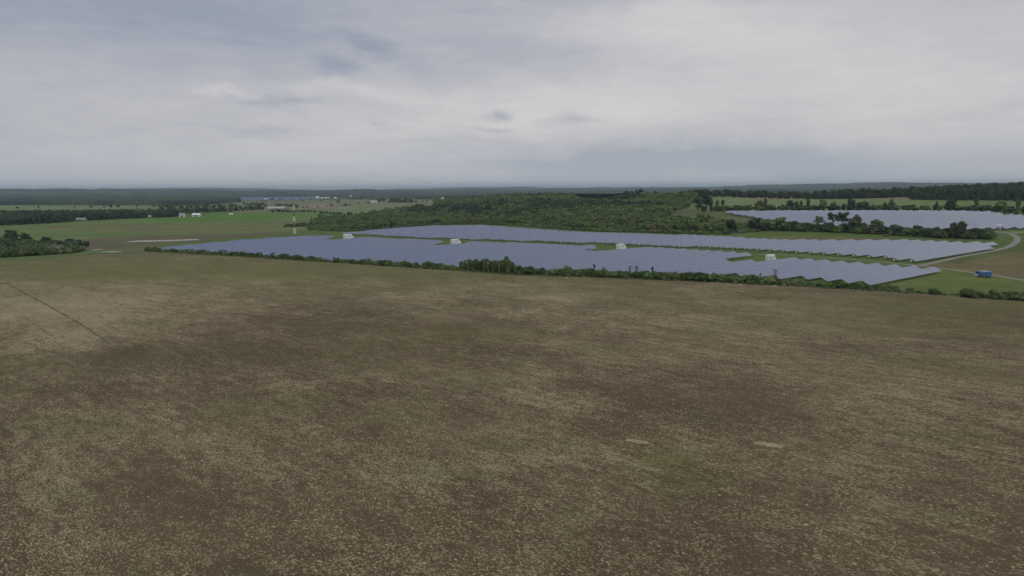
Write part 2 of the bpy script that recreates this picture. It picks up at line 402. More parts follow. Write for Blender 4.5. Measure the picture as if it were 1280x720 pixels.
# ------------------------------------------------------------------ ground
# edge of the stubble field and the land parcels, as outlines on the photographed ground
EDGE = [(-500, 372), (-200, 347), (0, 329), (60, 325), (105, 320), (200, 315.5), (300, 321), (400, 327.5), (560, 337.5),
        (640, 343.5), (760, 347.5), (900, 353), (1000, 358.5), (1100, 364), (1280, 375), (1500, 389), (1900, 414)]
FIELD = EDGE + [(2600, 470), (4000, 5000), (-3000, 5000), (-1400, 450)]
SRC = lambda r, g, b: (r, g, b)
PARCELS = [  # name, colour, outline (later wins)
    ('meadow', (.122, .182, .058), [(-600, 300), (-600, 285), (0, 281), (110, 275), (300, 262), (420, 262), (520, 285), (420, 294), (385, 293), (250, 303), (205, 309), (100, 318), (0, 328), (-600, 380)]),
    ('meadow', (.145, .160, .068), [(40, 283), (170, 280), (300, 279), (400, 276), (420, 282), (350, 288), (200, 292), (90, 290)]),
    ('meadow', (.125, .125, .068), [(90, 299), (200, 294), (300, 291), (385, 289), (385, 295), (250, 303), (170, 312), (90, 314)]),
    ('crop_field', (.095, .190, .034), [(120, 272), (200, 277.5), (300, 276), (400, 269), (405, 265.5), (300, 266), (240, 268), (160, 270)]),
    ('far_field', (.140, .215, .085), [(-80, 263), (0, 262.5), (200, 261.5), (260, 258), (0, 256.5), (-80, 257)]),
    ('far_field', (.165, .180, .095), [(255, 262), (300, 252.5), (420, 250), (560, 250), (600, 256), (480, 262), (400, 266), (300, 266)]),
    ('far_field', (.175, .215, .100), [(400, 266), (430, 257), (500, 255), (540, 258), (480, 265), (420, 268)]),
    ('far_field', (.235, .200, .165), [(372, 259), (380, 255.5), (425, 256), (415, 259.5)]),
    ('far_field', (.150, .205, .082), [(820, 262), (835, 252), (880, 247), (1000, 244), (1145, 244.5), (1150, 250), (1700, 252), (1700, 268), (1280, 265), (1000, 264), (900, 262)]),
    ('far_field', (.205, .190, .105), [(895, 250), (1000, 245), (1140, 245), (1140, 249), (1000, 249)]),
    ('compound_grass', (.100, .148, .042), [(180, 317), (205, 305), (385, 289), (560, 278), (700, 286), (950, 288), (1060, 296), (1245, 299), (1262, 285), (1400, 286), (1900, 300), (1900, 420), (1280, 378), (1000, 361), (640, 346), (400, 330)]),
    ('compound_grass', (.090, .150, .036), [(980, 292), (1060, 289), (1160, 297), (1060, 299), (990, 298)]),
    ('compound_grass', (.145, .130, .066), [(960, 296), (1060, 296.5), (1150, 299), (1060, 300), (980, 299)]),
    ('compound_grass', (.125, .158, .048), [(1080, 352), (1175, 337), (1220, 343), (1280, 352), (1500, 370), (1280, 378), (1140, 368)]),
    ('compound_grass', (.155, .135, .068), [(1150, 333), (1200, 322), (1262, 309), (1285, 302), (1500, 300), (1500, 366), (1280, 349), (1230, 341), (1180, 335)]),
    ('compound_grass', (.100, .130, .045), [(1170, 326), (1240, 312), (1275, 303), (1500, 300), (1500, 310), (1260, 315), (1200, 330)]),
    ('compound_grass', (.075, .135, .032), [(560, 333), (620, 338), (760, 342), (740, 346), (640, 343), (560, 337)]),
]
def build_ground():
    rows = []
    py = 900.0
    rr = [3, 12, 20, 30, 40, 50]
    d0 = 236.5
    r = 55.0
    while r < 26000:
        rr.append(r)
        dpy = CAMH * FPX / r
        r = r * (1 + 1.6 / max(dpy, 2.2)) if dpy > 2.2 else r * 1.25
        if dpy > 60: r = min(r, rr[-1] + 3.0 + rr[-1] * .006)
        else: r = min(r, rr[-1] + 14 if rr[-1] < 2500 else rr[-1] * 1.03)
    rr += [32000, 42000]
    rr = np.array(rr)
    fin = np.arange(-50, 50.01, .22)
    coarse = np.concatenate([np.arange(-180, -50, 5), fin, np.arange(55, 180, 5)])
    A = np.radians(coarse); nr, na = len(rr), len(A)
    X = rr[:, None] * np.sin(A)[None]; Y = rr[:, None] * np.cos(A)[None]
    Z = H(X, Y)
    Z = np.where(Y < 60, np.minimum(Z, 0) * 0, Z)
    px, py = proj(X, Y, Z)
    infield = inpoly(px, py, FIELD) | ((Y < 120) & (rr[:, None] < 200)) | ((Y <= 0) & (rr[:, None] < 400))
    cls = np.zeros((nr, na), int)
    colr = np.tile(np.array([.115, .140, .062]), (nr, na, 1))
    colr[rr > 5000] = (.055, .072, .045)
    names = ['ground', 'meadow', 'crop_field', 'far_field', 'compound_grass', 'stubble_field']
    wob = (fbm(X, Y, 40, 3) - .5) * np.clip(600 / rr[:, None], .3, 3)
    for nm, c, poly in PARCELS:
        k = inpoly(px + wob * 6, py + wob * 1.5, poly) & (px > -1e5)
        cls[k] = names.index(nm); colr[k] = c
    cls[infield] = 5
    # dry straw cover, regrowth and damp soil of the stubble, as broad patches
    straw = .41 + .24 * (fbm(X, Y, 50, 11) - .5) + .35 * (fbm(X, Y, 16, 12) - .5)
    green = .04 + .9 * S((fbm(X, Y, 26, 21) - .60) / .2) * .35
    wet = .25 + 1.0 * (fbm(X, Y, 24, 31) - .45)
    def pat(arr, cx, cy, rx, ry, a):
        q = ((px - cx + wob * 60) / rx) ** 2 + ((py - cy + wob * 12) / ry) ** 2
        return arr + a * np.exp(-q)
    for q in [(900, 700, 700, 40, -.04), (90, 388, 210, 44, .56), (420, 350, 250, 14, .15), (640, 430, 90, 40, .05), (900, 410, 260, 40, .16), (620, 380, 200, 24, .18),
              (430, 430, 170, 28, -.40), (200, 450, 140, 24, -.35), (300, 640, 200, 60, -.10), (880, 505, 170, 20, -.18), (960, 535, 120, 22, -.18),
              (640, 510, 60, 14, .26), (1060, 485, 130, 34, .20), (1180, 560, 120, 50, .12), (1130, 590, 120, 30, -.25),
              (560, 570, 80, 16, .22), (60, 600, 110, 60, .12), (1200, 390, 160, 26, -.20), (330, 520, 160, 22, -.10), (760, 640, 160, 30, -.05),
              (240, 575, 80, 20, .10), (1000, 640, 110, 24, .20), (420, 395, 120, 16, -.15), (350, 368, 120, 10, -.12), (780, 370, 90, 10, .10)]:
        straw = pat(straw, *q[:4], q[4] * .78)
    straw = pat(straw, 640, 690, 900, 60, -.12)
    for q in [(640, 333, 700, 14, .85), (60, 336, 160, 16, .9), (1200, 385, 180, 22, .7), (700, 362, 300, 12, .25), (330, 345, 220, 12, .55), (520, 582, 60, 6, .8), (820, 568, 40, 9, .9), (860, 600, 60, 10, .6),
              (620, 548, 90, 8, .5), (1040, 410, 120, 9, .4), (1180, 460, 120, 14, .35), (60, 460, 120, 20, .35), (450, 455, 80, 10, .35), (560, 470, 60, 6, .3), (1120, 540, 90, 8, .4),
              (80, 530, 80, 12, .5), (100, 620, 60, 12, .5), (470, 520, 60, 5, .5), (1160, 640, 70, 8, .4)]:
        green = pat(green, *q[:4], q[4] * (.5 if q[1] > 395 else .9))
    for q in [(430, 425, 190, 26, .6), (220, 450, 150, 18, .5), (930, 525, 150, 22, .6), (1120, 590, 140, 30, .5), (300, 600, 160, 40, .3), (680, 690, 220, 30, .3), (90, 390, 180, 36, -.5), (640, 360, 400, 14, -.2)]:
        wet = pat(wet, *q[:4], q[4] * .5)
    straw = np.clip(straw, .02, 1); green = np.clip(green, 0, 1); wet = np.clip(wet, 0, 1)
    V3 = np.stack([X, Y, Z], -1).reshape(-1, 3)
    idx = np.arange(nr * na).reshape(nr, na)
    q = np.stack([idx[:-1], np.roll(idx, -1, 1)[:-1], np.roll(idx, -1, 1)[1:], idx[1:]], -1).reshape(-1, 4)
    fc = cls[:-1].reshape(-1)
    cen = V3.shape[0]
    for ci, nm in enumerate(names):
        fs = q[fc == ci]
        used, inv = np.unique(fs, return_inverse=True); inv = inv.reshape(-1, 4)
        vs = V3[used]
        if ci == 5:
            # centre cap under the camera
            capring = idx[0]; 
            pos = {int(u): i for i, u in enumerate(used)}
            at = dict(straw=straw.reshape(-1)[used], green=green.reshape(-1)[used], wet=wet.reshape(-1)[used])
            me = mesh_np(nm, vs, inv, [M['field']], smooth=True, attrs=at)
        else:
            me = mesh_np(nm, vs, inv, [M['land']], smooth=True, attrs=dict(cover=colr.reshape(-1, 3)[used]))
        tag(link(nm, me), kind='structure')
    return straw, rr, A, (X, Y, px, py)
build_ground()
# the few square metres straight below the camera
mb = MB(); n = 24
vs = [(0, 0, 0)] + [(3 * math.sin(2 * math.pi * k / n), 3 * math.cos(2 * math.pi * k / n), 0) for k in range(n)]
mb.add(vs, [(0, 1 + (k + 1) % n, 1 + k) for k in range(n)])
tag(mb.build('soil', M['rut']), kind='structure')

def ribbon(name, pts, w, m, lift=.06, wob=0.0, step=6.0, wend=None, kind='structure'):
    """a strip of ground draped on the terrain along a ground polyline"""
    P2 = [np.array(p, float) for p in pts]; cur = []
    for a, b in zip(P2[:-1], P2[1:]):
        n = max(1, int(np.hypot(*(b - a)) / step))
        for k in range(n): cur.append(a + (b - a) * k / n)
    cur.append(P2[-1]); cur = np.array(cur)
    for _ in range(3): cur[1:-1] = .25 * cur[:-2] + .5 * cur[1:-1] + .25 * cur[2:]
    tg = np.gradient(cur, axis=0); tg /= np.linalg.norm(tg, axis=1)[:, None]; nr = np.stack([tg[:, 1], -tg[:, 0]], -1)
    ww = np.interp(np.linspace(0, 1, len(cur)), [0, 1], [w, wend or w])
    rng = np.random.RandomState(len(cur))
    off = [-.5, -.3, 0, .3, .5]; vs = []
    for j, o in enumerate(off):
        e = (rng.rand(len(cur)) - .5) * wob * (1 if j in (0, 4) else 0)
        p = cur + nr * (ww * o + e)[:, None]
        z = H(p[:, 0], p[:, 1]) + lift * (1 if 0 < j < 4 else .55)
        vs.append(np.column_stack([p, z]))
    V3 = np.concatenate(vs); n = len(cur); f = []
    for j in range(4):
        for k in range(n - 1): f.append((j * n + k, (j + 1) * n + k, (j + 1) * n + k + 1, j * n + k + 1))
    return tag(link(name, mesh_np(name, V3, f, [m], smooth=True)), kind=kind)
GP = lambda *l: [G(*p) for p in l]
ribbon('gravel_road', GP((1244, 289.5), (1256, 290.8), (1265, 292.5), (1272, 297), (1271, 302), (1262, 308.5), (1240, 314), (1200, 321), (1165, 329.2), (1146, 332.8)), 4.6, M['gravel'], .12, .5, 4, 3.4)
ribbon('gravel_spur', GP((1262, 290.8), (1275, 290.2), (1300, 290), (1400, 291)), 6, M['gravel'], .09, .4, 5)
ribbon('gravel_track', GP((1100, 327.5), (1146, 332), (1172, 335), (1200, 338.5), (1240, 344), (1280, 350.5), (1400, 368)), 3.6, M['gravel'], .10, .5, 4)
ribbon('service_track', GP((1146, 331.5), (1090, 326.5), (1030, 321.5), (990, 319.3), (950, 317.5)), 2.6, M['gravel'], .08, .4, 5)
for a in [[(164, 301.6), (200, 301.2), (248, 299.4)]]:
    ribbon('gravel_pad', GP(*a), 20, M['palegravel'], .12, 3.0, 6)
ribbon('gravel_patch', GP((115, 312.6), (121, 311.8), (127, 311.4)), 7, M['palegravel'], .10, 1.6, 3)
ribbon('gravel_patch', GP((133, 314.8), (142, 315.2), (151, 314.8)), 9, M['palegravel'], .10, 1.6, 3)
# wheel ruts across the stubble
ribbon('wheel_rut', GP((8, 354), (40, 371), (80, 393), (110, 411), (138, 430)), .62, M['rut'], .05, .8, 1.2, .35)
ribbon('wheel_rut', GP((30, 397), (48, 408), (66, 421)), .24, M['rut'], .04, .35, 1.2, .12)
ribbon('wheel_rut', GP((176, 374), (205, 379), (232, 384)), .5, M['rut'], .04, .4, 2, .4)

# ------------------------------------------------------------------ straw litter and pale heaps in the near field
def straw_litter():
    rng = np.random.RandomState(4)
    Ps = []; Ss = []
    for r0, r1, dens, s in [(58, 95, 8.5, .145), (95, 140, 5.5, .14), (140, 210, 2.4, .13), (210, 300, .6, .13)]:
        a = math.radians(40); area = a * (r1 * r1 - r0 * r0); n = int(area * dens)
        r = np.sqrt(rng.rand(n) * (r1 * r1 - r0 * r0) + r0 * r0); th = (rng.rand(n) * 2 - 1) * a
        x = r * np.sin(th); y = r * np.cos(th)
        u = x * math.cos(R(42)) + y * math.sin(R(42)); v = (-x * math.sin(R(42)) + y * math.cos(R(42))) / 2.4
        k = .5 * fbm(u, v, 3.2, 41, 3) + .5 * fbm(x, y, 17, 12, 3)
        keep = rng.rand(n) < S((k - .40) / .20)
        px, py = proj(x, y, x * 0); keep &= (py > 385)
        Ps.append(np.column_stack([x, y])[keep]); Ss.append(np.full(keep.sum(), s))
    P2 = np.concatenate(Ps); s = np.concatenate(Ss) * (.55 + .9 * rng.rand(len(P2)) ** 1.5); n = len(P2)
    z = H(P2[:, 0], P2[:, 1])
    an = rng.rand(n) * 6.283; an = np.where(rng.rand(n) < .55, R(132) + rng.randn(n) * .35, an)
    L = s * (.7 + rng.rand(n)); W = s * (.35 + .4 * rng.rand(n)); hh = s * (.15 + .5 * rng.rand(n))
    dx = np.cos(an); dy = np.sin(an)
    def pt(l, ww, zz): return np.column_stack([P2[:, 0] + dx * l - dy * ww, P2[:, 1] + dy * l + dx * ww, z + zz])
    v0 = pt(-L, -W, 0 * s - .01); v1 = pt(L * .8, -W * .7, 0 * s - .01); v2 = pt(L * .9, W * .8, 0 * s - .01); v3 = pt(-L * .85, W, 0 * s - .01)
    v4 = pt(L * (.5 * rng.rand(n) - .1), W * (rng.rand(n) - .5) * .5, hh)
    V3 = np.stack([v0, v1, v2, v3, v4], 1).reshape(-1, 3)
    b = np.arange(n)[:, None] * 5
    F = np.concatenate([b + [0, 1, 4], b + [1, 2, 4], b + [2, 3, 4], b + [3, 0, 4]])
    tone = np.repeat(np.clip(.36 + .26 * rng.randn(n), 0, 1), 5)
    me = mesh_np('straw_litter', V3, F, [M['straw']], attrs=dict(tone=tone))
    tag(link('straw_litter', me), 'dry pale straw residue scattered over the dark soil', None, None, 'stuff')
straw_litter()
def heap(px, py, L, W, rz, seed, label):
    rng = np.random.RandomState(seed); c = G(px, py); n = 22; rings = 5; vs = []; f = []
    for j in range(rings + 1):
        q = j / rings
        for k in range(n):
            a = 2 * math.pi * k / n; e = 1 + (.28 * (vnoise(k * .7, seed) - .5) * 2 + .25 * (rng.rand() - .5)) * q
            x, y = L * math.cos(a) * q * e, W * math.sin(a) * q * e
            X = c[0] + x * math.cos(rz) - y * math.sin(rz); Y = c[1] + x * math.sin(rz) + y * math.cos(rz)
            vs.append((X, Y, float(H(X, Y)) + .16 * (1 - q * q) + .05 * rng.rand() * (q < 1) - (.03 if q == 1 else 0)))
    for j in range(rings):
        for k in range(n): f.append((j * n + k, j * n + (k + 1) % n, (j + 1) * n + (k + 1) % n, (j + 1) * n + k))
    o = link('straw_heap', mesh_np('straw_heap', vs, f, [M['strawpatch']]))
    tag(o, label, 'straw heap')
heap(797, 552, 1.8, .75, R(-30), 3, 'smaller narrow pale straw heap lying left of the other on the brown stubble')
heap(960, 556, 2.3, 1.15, R(-28), 8, 'larger pale straw heap lying on the dark damp soil to the right')

# ------------------------------------------------------------------ solar rows
UAZ = R(49.0); PITCH = 8.72; SECL = 9.6
U = np.array([math.sin(UAZ), math.cos(UAZ)]); N = np.array([-math.cos(UAZ), math.sin(UAZ)])   # N points to the back (north)
TILTP = R(25); SL = 3.93; LOW = 1.15
RZ = math.pi / 2 - UAZ
def panel_meshes():
    a = MB(); T = Matrix.Translation((0, 0, LOW + SL / 2 * math.sin(TILTP))) @ Matrix.Rotation(TILTP, 4, 'X')
    for c in range(4):
        x0 = -SECL / 2 + .14 + c * 2.38; x1 = x0 + 2.17
        for r in range(2):
            y0 = -SL / 2 + r * 1.98; y1 = y0 + 1.95
            a.box(x0, x1, y0, y1, -.045, -.004, 1, T)
            a.add([tuple(T @ Vector(v)) for v in ((x0 + .06, y0 + .05, 0), (x1 - .06, y0 + .05, 0), (x1 - .06, y1 - .05, 0), (x0 + .06, y1 - .05, 0))], [(0, 1, 2, 3)], 0)
    pm = a.mesh('panel_table', [M['pv'], M['frame']])
    s = MB()
    for px in (-2.4, 2.4):
        s.bar((px, -1.15, -.6), (px, -1.15, LOW + .26), .06, m=0); s.bar((px, 1.2, -.6), (px, 1.2, LOW + 1.36), .06, m=0)
        s.bar((px, -1.7, LOW + .0), (px, 1.7, LOW + 1.60), .05, m=0)
    for y, z in ((-1.1, LOW + .24), (1.1, LOW + 1.27)): s.bar((-4.7, y, z), (4.7, y, z), .05, m=0)
    sm = s.mesh('support_frame', [M['gal']])
    return pm, sm
PM, SM = panel_meshes()
def solar_array(poly_px, label, group, first_label=None, jitter=0, u0=0.0, n0=0.0, holes=(), sy=1.0):
    poly = [tuple(G(*p)) for p in poly_px]
    hp = [[tuple(G(*p)) for p in h] for h in holes]
    P2 = np.array(poly); s = P2 @ U; tt = P2 @ N
    rows = []
    rng = random.Random(5)
    for j in range(int(math.floor(tt.min() / PITCH)), int(math.ceil(tt.max() / PITCH)) + 1):
        nn = j * PITCH + n0; secs = []
        for i in range(int(math.floor(s.min() / SECL)) - 1, int(math.ceil(s.max() / SECL)) + 2):
            uu = i * SECL + u0
            c = U * uu + N * nn
            if not inpoly(c[0], c[1], poly): continue
            if any(inpoly(c[0], c[1], h) for h in hp): continue
            secs.append(uu)
        if len(secs) < 2: continue
        um = secs[len(secs) // 2]; c0 = U * um + N * nn; z0 = hz1(*c0)
        row = empty('solar_row', (c0[0], c0[1], z0), RZ, label, 'solar panel row', group)
        for uu in secs:
            c = U * uu + N * nn; z = hz1(*c)
            e0 = c - U * 4.8; e1 = c + U * 4.8; sl = math.atan2(hz1(*e1) - hz1(*e0), 9.6)
            for nm, me in (('panel_table', PM), ('support_frame', SM)):
                o = link(nm, me, row); o.location = (uu - um, 0, z - z0 + rng.uniform(-.03, .03)); o.scale = (1, sy, sy); o.rotation_euler = (rng.uniform(-.008, .008), -sl, 0)
        rows.append((row, nn, secs))
    return rows
T_, L_ = 2.65, 1.0      # height of a row's upper and lower edge above the ground
ARR_A = [(205, 309, T_), (256, 304, T_), (300, 300, T_), (340, 297, T_), (385, 294.3, T_), (420, 294.6, T_), (440, 296, T_), (480, 297.2, T_), (560, 300.5, T_), (600, 301.8, T_), (700, 305, T_), (760, 307.7, T_), (820, 309.3, T_), (870, 311.8, T_),
         (930, 315.3, T_), (962, 318, T_), (1000, 321, T_), (1030, 323.6, T_), (1062, 326.2, T_), (1095, 329, T_), (1130, 331.6, T_), (1188, 334.6, T_), (1198, 336.2, L_), (1188, 337.8, L_), (1088, 356, L_), (1078, 354.5, L_), (990, 349, L_), (880, 344, L_), (800, 342, L_), (740, 338.5, L_), (690, 338.5, L_), (640, 336.5, L_), (560, 332.5, L_), (500, 330.5, L_), (400, 324.5, L_), (300, 318, L_)]
ARR_B = [(418, 292.6, L_), (440, 290.2, T_), (470, 287, T_), (500, 284.4, T_), (540, 282.0, T_), (600, 281.2, T_), (640, 284, T_), (700, 288.4, T_), (760, 290.2, T_), (830, 292.6, T_), (900, 294.5, T_), (950, 297.5, T_), (1000, 299.0, T_), (1060, 299.6, T_),
         (1120, 299.0, T_), (1160, 299.8, T_), (1200, 301.2, T_), (1243, 303.0, T_), (1240, 311.5, L_), (1146, 328.5, L_), (1136, 326.4, L_), (1100, 322.5, L_), (1050, 318.5, L_), (1000, 315.9, L_), (950, 313.3, L_), (900, 310.3, L_), (850, 308.1, L_), (760, 304.7, L_), (700, 302.6, L_), (600, 299.4, L_), (500, 296.1, L_), (460, 293.3, L_)]
HOLES = [[(910, 323.7, T_), (913, 323.5, L_), (948, 319, L_), (958, 310, L_), (990, 314, L_), (992, 321.0, T_), (965, 325.3, T_), (945, 326.3, T_)],
         [(735, 311.9, T_), (738, 312, L_), (756, 308, L_), (757, 300, L_), (795, 302, L_), (797, 308.5, T_), (775, 311.7, T_), (757, 312.7, T_)],
         [(536, 305.7, T_), (540, 306, L_), (557, 303, L_), (557, 294, L_), (592, 296, L_), (592, 301.2, T_), (575, 304.7, T_), (556, 306.1, T_)],
         [(398, 298.9, T_), (404, 299, L_), (421, 297, L_), (421, 290, L_), (452, 292, L_), (452, 295.9, T_), (436, 298.3, T_), (420, 298.9, T_)]]
ROWS_A = solar_array(ARR_A, 'long blue solar panel row in the nearer block behind the hedgerow', 'rows of the nearer solar block', holes=HOLES)
ROWS_B = solar_array(ARR_B, 'long blue solar panel row in the block between the service strip and the wood', 'rows of the middle solar block')
ARR_C = [(905, 264, T_), (930, 263.7, T_), (1000, 263.4, T_), (1100, 263.2, T_), (1200, 263.6, T_), (1240, 264.2, T_), (1256, 268, T_), (1300, 270.2, T_), (1350, 274, T_), (1350, 288.0, L_), (1290, 286.0, L_), (1238, 287, L_), (1200, 289), (1120, 288), (1060, 285.5), (1000, 281), (950, 275), (925, 270.5)]
PITCH = 7.2
ROWS_C = solar_array(ARR_C, 'pale reflective solar panel row on the slope beyond the tree belt', 'rows of the far solar block', u0=3.0, n0=2.0, sy=1.22)
PITCH = 8.72
ORD = 'first second third fourth fifth sixth seventh eighth ninth tenth eleventh twelfth thirteenth fourteenth fifteenth sixteenth seventeenth eighteenth nineteenth twentieth'.split()
for k in range(1, 20):
    ROWS_A[k][0]['label'] = '%s blue panel row of the nearer block, counted back from the blue truck' % ORD[k]
    ROWS_B[k][0]['label'] = '%s blue panel row of the middle block, counted back from the gravel road' % ORD[k]
if ROWS_A:
    ROWS_A[0][0]['label'] = 'nearest row of blue solar panels, ending beside the green corner with the blue truck'
if ROWS_B:
    ROWS_B[0][0]['label'] = 'rightmost row of the middle solar block, running along the gravel road'
print('rows', len(ROWS_A), len(ROWS_B), len(ROWS_C), 'sections', sum(len(r[2]) for r in ROWS_A + ROWS_B + ROWS_C))

# combiner boxes on posts at the row ends along the service strip
def combiner():
    t = empty('combiner_box', (0, 0, 0), RZ, 'white combiner box on a post at a row end by the service strip', 'electrical box', 'combiner boxes along the service strip')
    b = MB(); b.box(-.34, .34, -.2, .2, 1.1, 1.9); b.build('cabinet', M['white'], t)
    b = MB(); b.box(-.4, .4, -.26, .26, 1.902, 1.96); b.build('lid', M['roofwhite'], t)
    b = MB(); b.bar((-.3, 0, -.3), (-.3, 0, 1.1), .05); b.bar((.3, 0, -.3), (.3, 0, 1.1), .05); b.build('post', M['gal'], t)
    return t
cb0 = combiner(); used = False; k = 0
for row, nn, secs in ROWS_B:
    c = U * (secs[0] - SECL / 2 - .9) + N * (nn + .4); k += 1
    if secs[0] < -600: continue
    ppx, ppy = proj(c[0], c[1], hz1(*c))
    if ppx < 575 and k % 3: continue
    if ppx < 850 and k % 2: continue
    if not used: cb0.location = (c[0], c[1], hz1(*c)); used = True
    else: dup(cb0, (c[0], c[1], hz1(*c)), RZ)

# inverter cabins
def cabin(px, py, s, label, rz=RZ, dark=False):
    c = G(px, py); t = empty('inverter_cabin', (c[0], c[1], hz1(*c)), rz, label, 'equipment cabin', 'white inverter cabins of the solar farm')
    b = MB(); b.box(-3.2, 4.4, -1.5, 1.5, -.3, .25); b.build('plinth', M['concrete'], t)
    b = MB(); b.box(-2.9, 2.2, -1.25, 1.25, .252, 3.0); bd = b.build('body', M['white'], t)
    b = MB(); b.add([(-3.05, -1.4, 3.002), (2.35, -1.4, 3.002), (2.35, 1.4, 3.002), (-3.05, 1.4, 3.002), (-2.9, -1.2, 3.3), (2.0, -1.2, 3.3), (2.0, 1.2, 3.3), (-2.9, 1.2, 3.3)],
          [(0, 3, 2, 1), (4, 5, 6, 7), (0, 1, 5, 4), (1, 2, 6, 5), (2, 3, 7, 6), (3, 0, 4, 7)]); b.build('roof', M['roofwhite'], t)
    b = MB(); b.box(-2.2, -1.3, -1.30, -1.253, .35, 2.35); d = b.build('door', M['doorblue'] if dark else M['palegrey'], t)
    b = MB(); b.box(-1.35, -1.28, -1.37, -1.332, 1.3, 1.5); b.build('handle', M['grey'], d)
    b = MB()
    for q in range(5): b.box(.0, 1.1, -1.33, -1.253, 1.5 + q * .2, 1.6 + q * .2)
    b.build('louvre', M['grey'], t)
    b = MB(); b.box(-2.96, -2.903, -.5, .5, .4, 2.4); b.build('side_door', M['palegrey'], t)
    b = MB(); b.add([(2.35, -1.0, .252), (4.1, -1.0, .252), (4.1, 1.0, .252), (2.35, 1.0, .252), (2.35, -1.0, 2.6), (4.1, -1.0, 1.3), (4.1, 1.0, 1.3), (2.35, 1.0, 2.6)], [(0, 3, 2, 1), (4, 5, 6, 7), (0, 1, 5, 4), (1, 2, 6, 5), (2, 3, 7, 6), (3, 0, 4, 7)]); tr = b.build('transformer', M['white'], t)
    b = MB(); [b.bar((2.7 + .4 * q, 0, 1.6), (2.7 + .4 * q, 0, 2.75 - .25 * q), .07, .05, n=6) for q in range(3)]; b.build('bushing', M['grey'], tr)
    t.scale = (s, s, s); return t
cabin(963, 325.8, 1.02, 'white inverter cabin with slate blue door nearest to the gravel track', dark=True)
cabin(776, 311.4, 1.08, 'white inverter cabin above the dark saplings in the middle of the hedgerow')
cabin(569, 305.0, 1.2, 'white inverter cabin just left of and behind the tall sapling thicket')
cabin(435, 298.8, 1.35, 'small looking white inverter cabin farthest left in the solar blocks')
cabin(1249, 286.0, 1.1, 'white inverter cabin at the road bend by the far solar block', RZ + R(10))

# small white marker post by the tree belt
c = G(1171, 296.5); t = empty('vent_post', (c[0], c[1], hz1(*c)), 0, 'small white standing post on the grass in front of the tree belt', 'post')
b = MB(); b.bar((0, 0, -.3), (0, 0, 2.2), .10, .08, n=8); b.build('pole', M['white'], t)
b = MB(); b.box(-.42, .42, -.3, .3, .25, 1.0); b.build('box', M['white'], t)

# blue truck on the gravel track
def truck():
    c = G(1228.5, 346.6); c2 = G(1250, 349.5); c1 = G(1205, 342.5); ang = math.atan2(c2[1] - c1[1], c2[0] - c1[0])
    t = empty('box_truck', (c[0], c[1], hz1(*c) + .1), ang, 'blue box truck with pale roof parked on the gravel track beside the panels', 'truck')
    b = MB(); b.box(-1.35, 3.6, -1.2, 1.2, .85, 2.85); b.build('cargo_box', M['blue'], t)
    b = MB(); b.box(-1.38, 3.0, -1.1, 1.1, 2.853, 2.93); b.box(-1.25, 2.9, -1.235, -1.203, 2.35, 2.78); b.build('roof', M['bluelight'], t)
    cabm = MB(); cabm.add([(-3.5, -1.1, .55), (-1.5, -1.1, .55), (-1.5, 1.1, .55), (-3.5, 1.1, .55), (-3.5, -1.1, 1.5), (-3.5, 1.1, 1.5), (-2.9, -1.0, 2.5), (-2.9, 1.0, 2.5), (-1.5, -1.05, 2.6), (-1.5, 1.05, 2.6)],
        [(0, 3, 2, 1), (0, 4, 5, 3), (4, 6, 7, 5), (6, 8, 9, 7), (8, 1, 2, 9), (0, 1, 8, 6, 4), (3, 5, 7, 9, 2)])
    cb = cabm.build('cab', M['blue'], t)
    b = MB(); b.add([(-3.42, -.9, 1.62), (-3.42, .9, 1.62), (-2.98, .85, 2.38), (-2.98, -.85, 2.38)], [(0, 3, 2, 1)])
    b.v = [(v[0] - .03, v[1], v[2] + .02) for v in b.v]; b.build('windscreen', M['glass'], cb)
    b = MB(); b.box(-2.75, -1.75, -1.13, -1.105, 1.5, 2.3); b.box(-2.75, -1.75, 1.105, 1.13, 1.5, 2.3); b.build('side_window', M['glass'], cb)
    b = MB(); b.box(-3.62, -3.503, -1.1, 1.1, .45, .85); b.box(-3.4, -1.6, -1.17, -1.105, .55, 1.05); b.build('bumper', M['white'], t)
    b = MB(); b.box(-3.3, 3.5, -.45, .45, .5, .84); b.box(-1.2, .6, -1.15, -.7, .45, .83); b.build('chassis', M['dgrey'], t)
    def wheel(x, y):
        q = MB(); n = 14
        for rr_, y0, y1, m in ((.48, y - .16, y + .16, 0),):
            vs = [(x + rr_ * math.cos(2 * math.pi * k / n), yy, .48 + rr_ * math.sin(2 * math.pi * k / n)) for yy in (y0, y1) for k in range(n)]
            q.add(vs, [(k, (k + 1) % n, n + (k + 1) % n, n + k) for k in range(n)] + [tuple(range(n - 1, -1, -1)), tuple(range(n, 2 * n))])
        wh = q.build('wheel', M['black'], t)
        q = MB(); s_ = -1 if y < 0 else 1
        vs = [(x + .27 * math.cos(2 * math.pi * k / n), y + s_ * o, .48 + .27 * math.sin(2 * math.pi * k / n)) for o in (.163, .19) for k in range(n)]
        q.add(vs, [(k, (k + 1) % n, n + (k + 1) % n, n + k) for k in range(n)] + [tuple(range(n - 1, -1, -1)), tuple(range(n, 2 * n))]); q.build('hub', M['white'], wh)
    for x in (-2.55, 2.3):
        for y in (-1.0, 1.0): wheel(x, y)
    for y in (-.8, .8):
        q = MB(); q.box(-3.56, -3.503, y - .16, y + .16, .95, 1.15); q.build('headlight', M['glass'], cb)
    t.scale = (1.02, 1.02, .95)
truck()

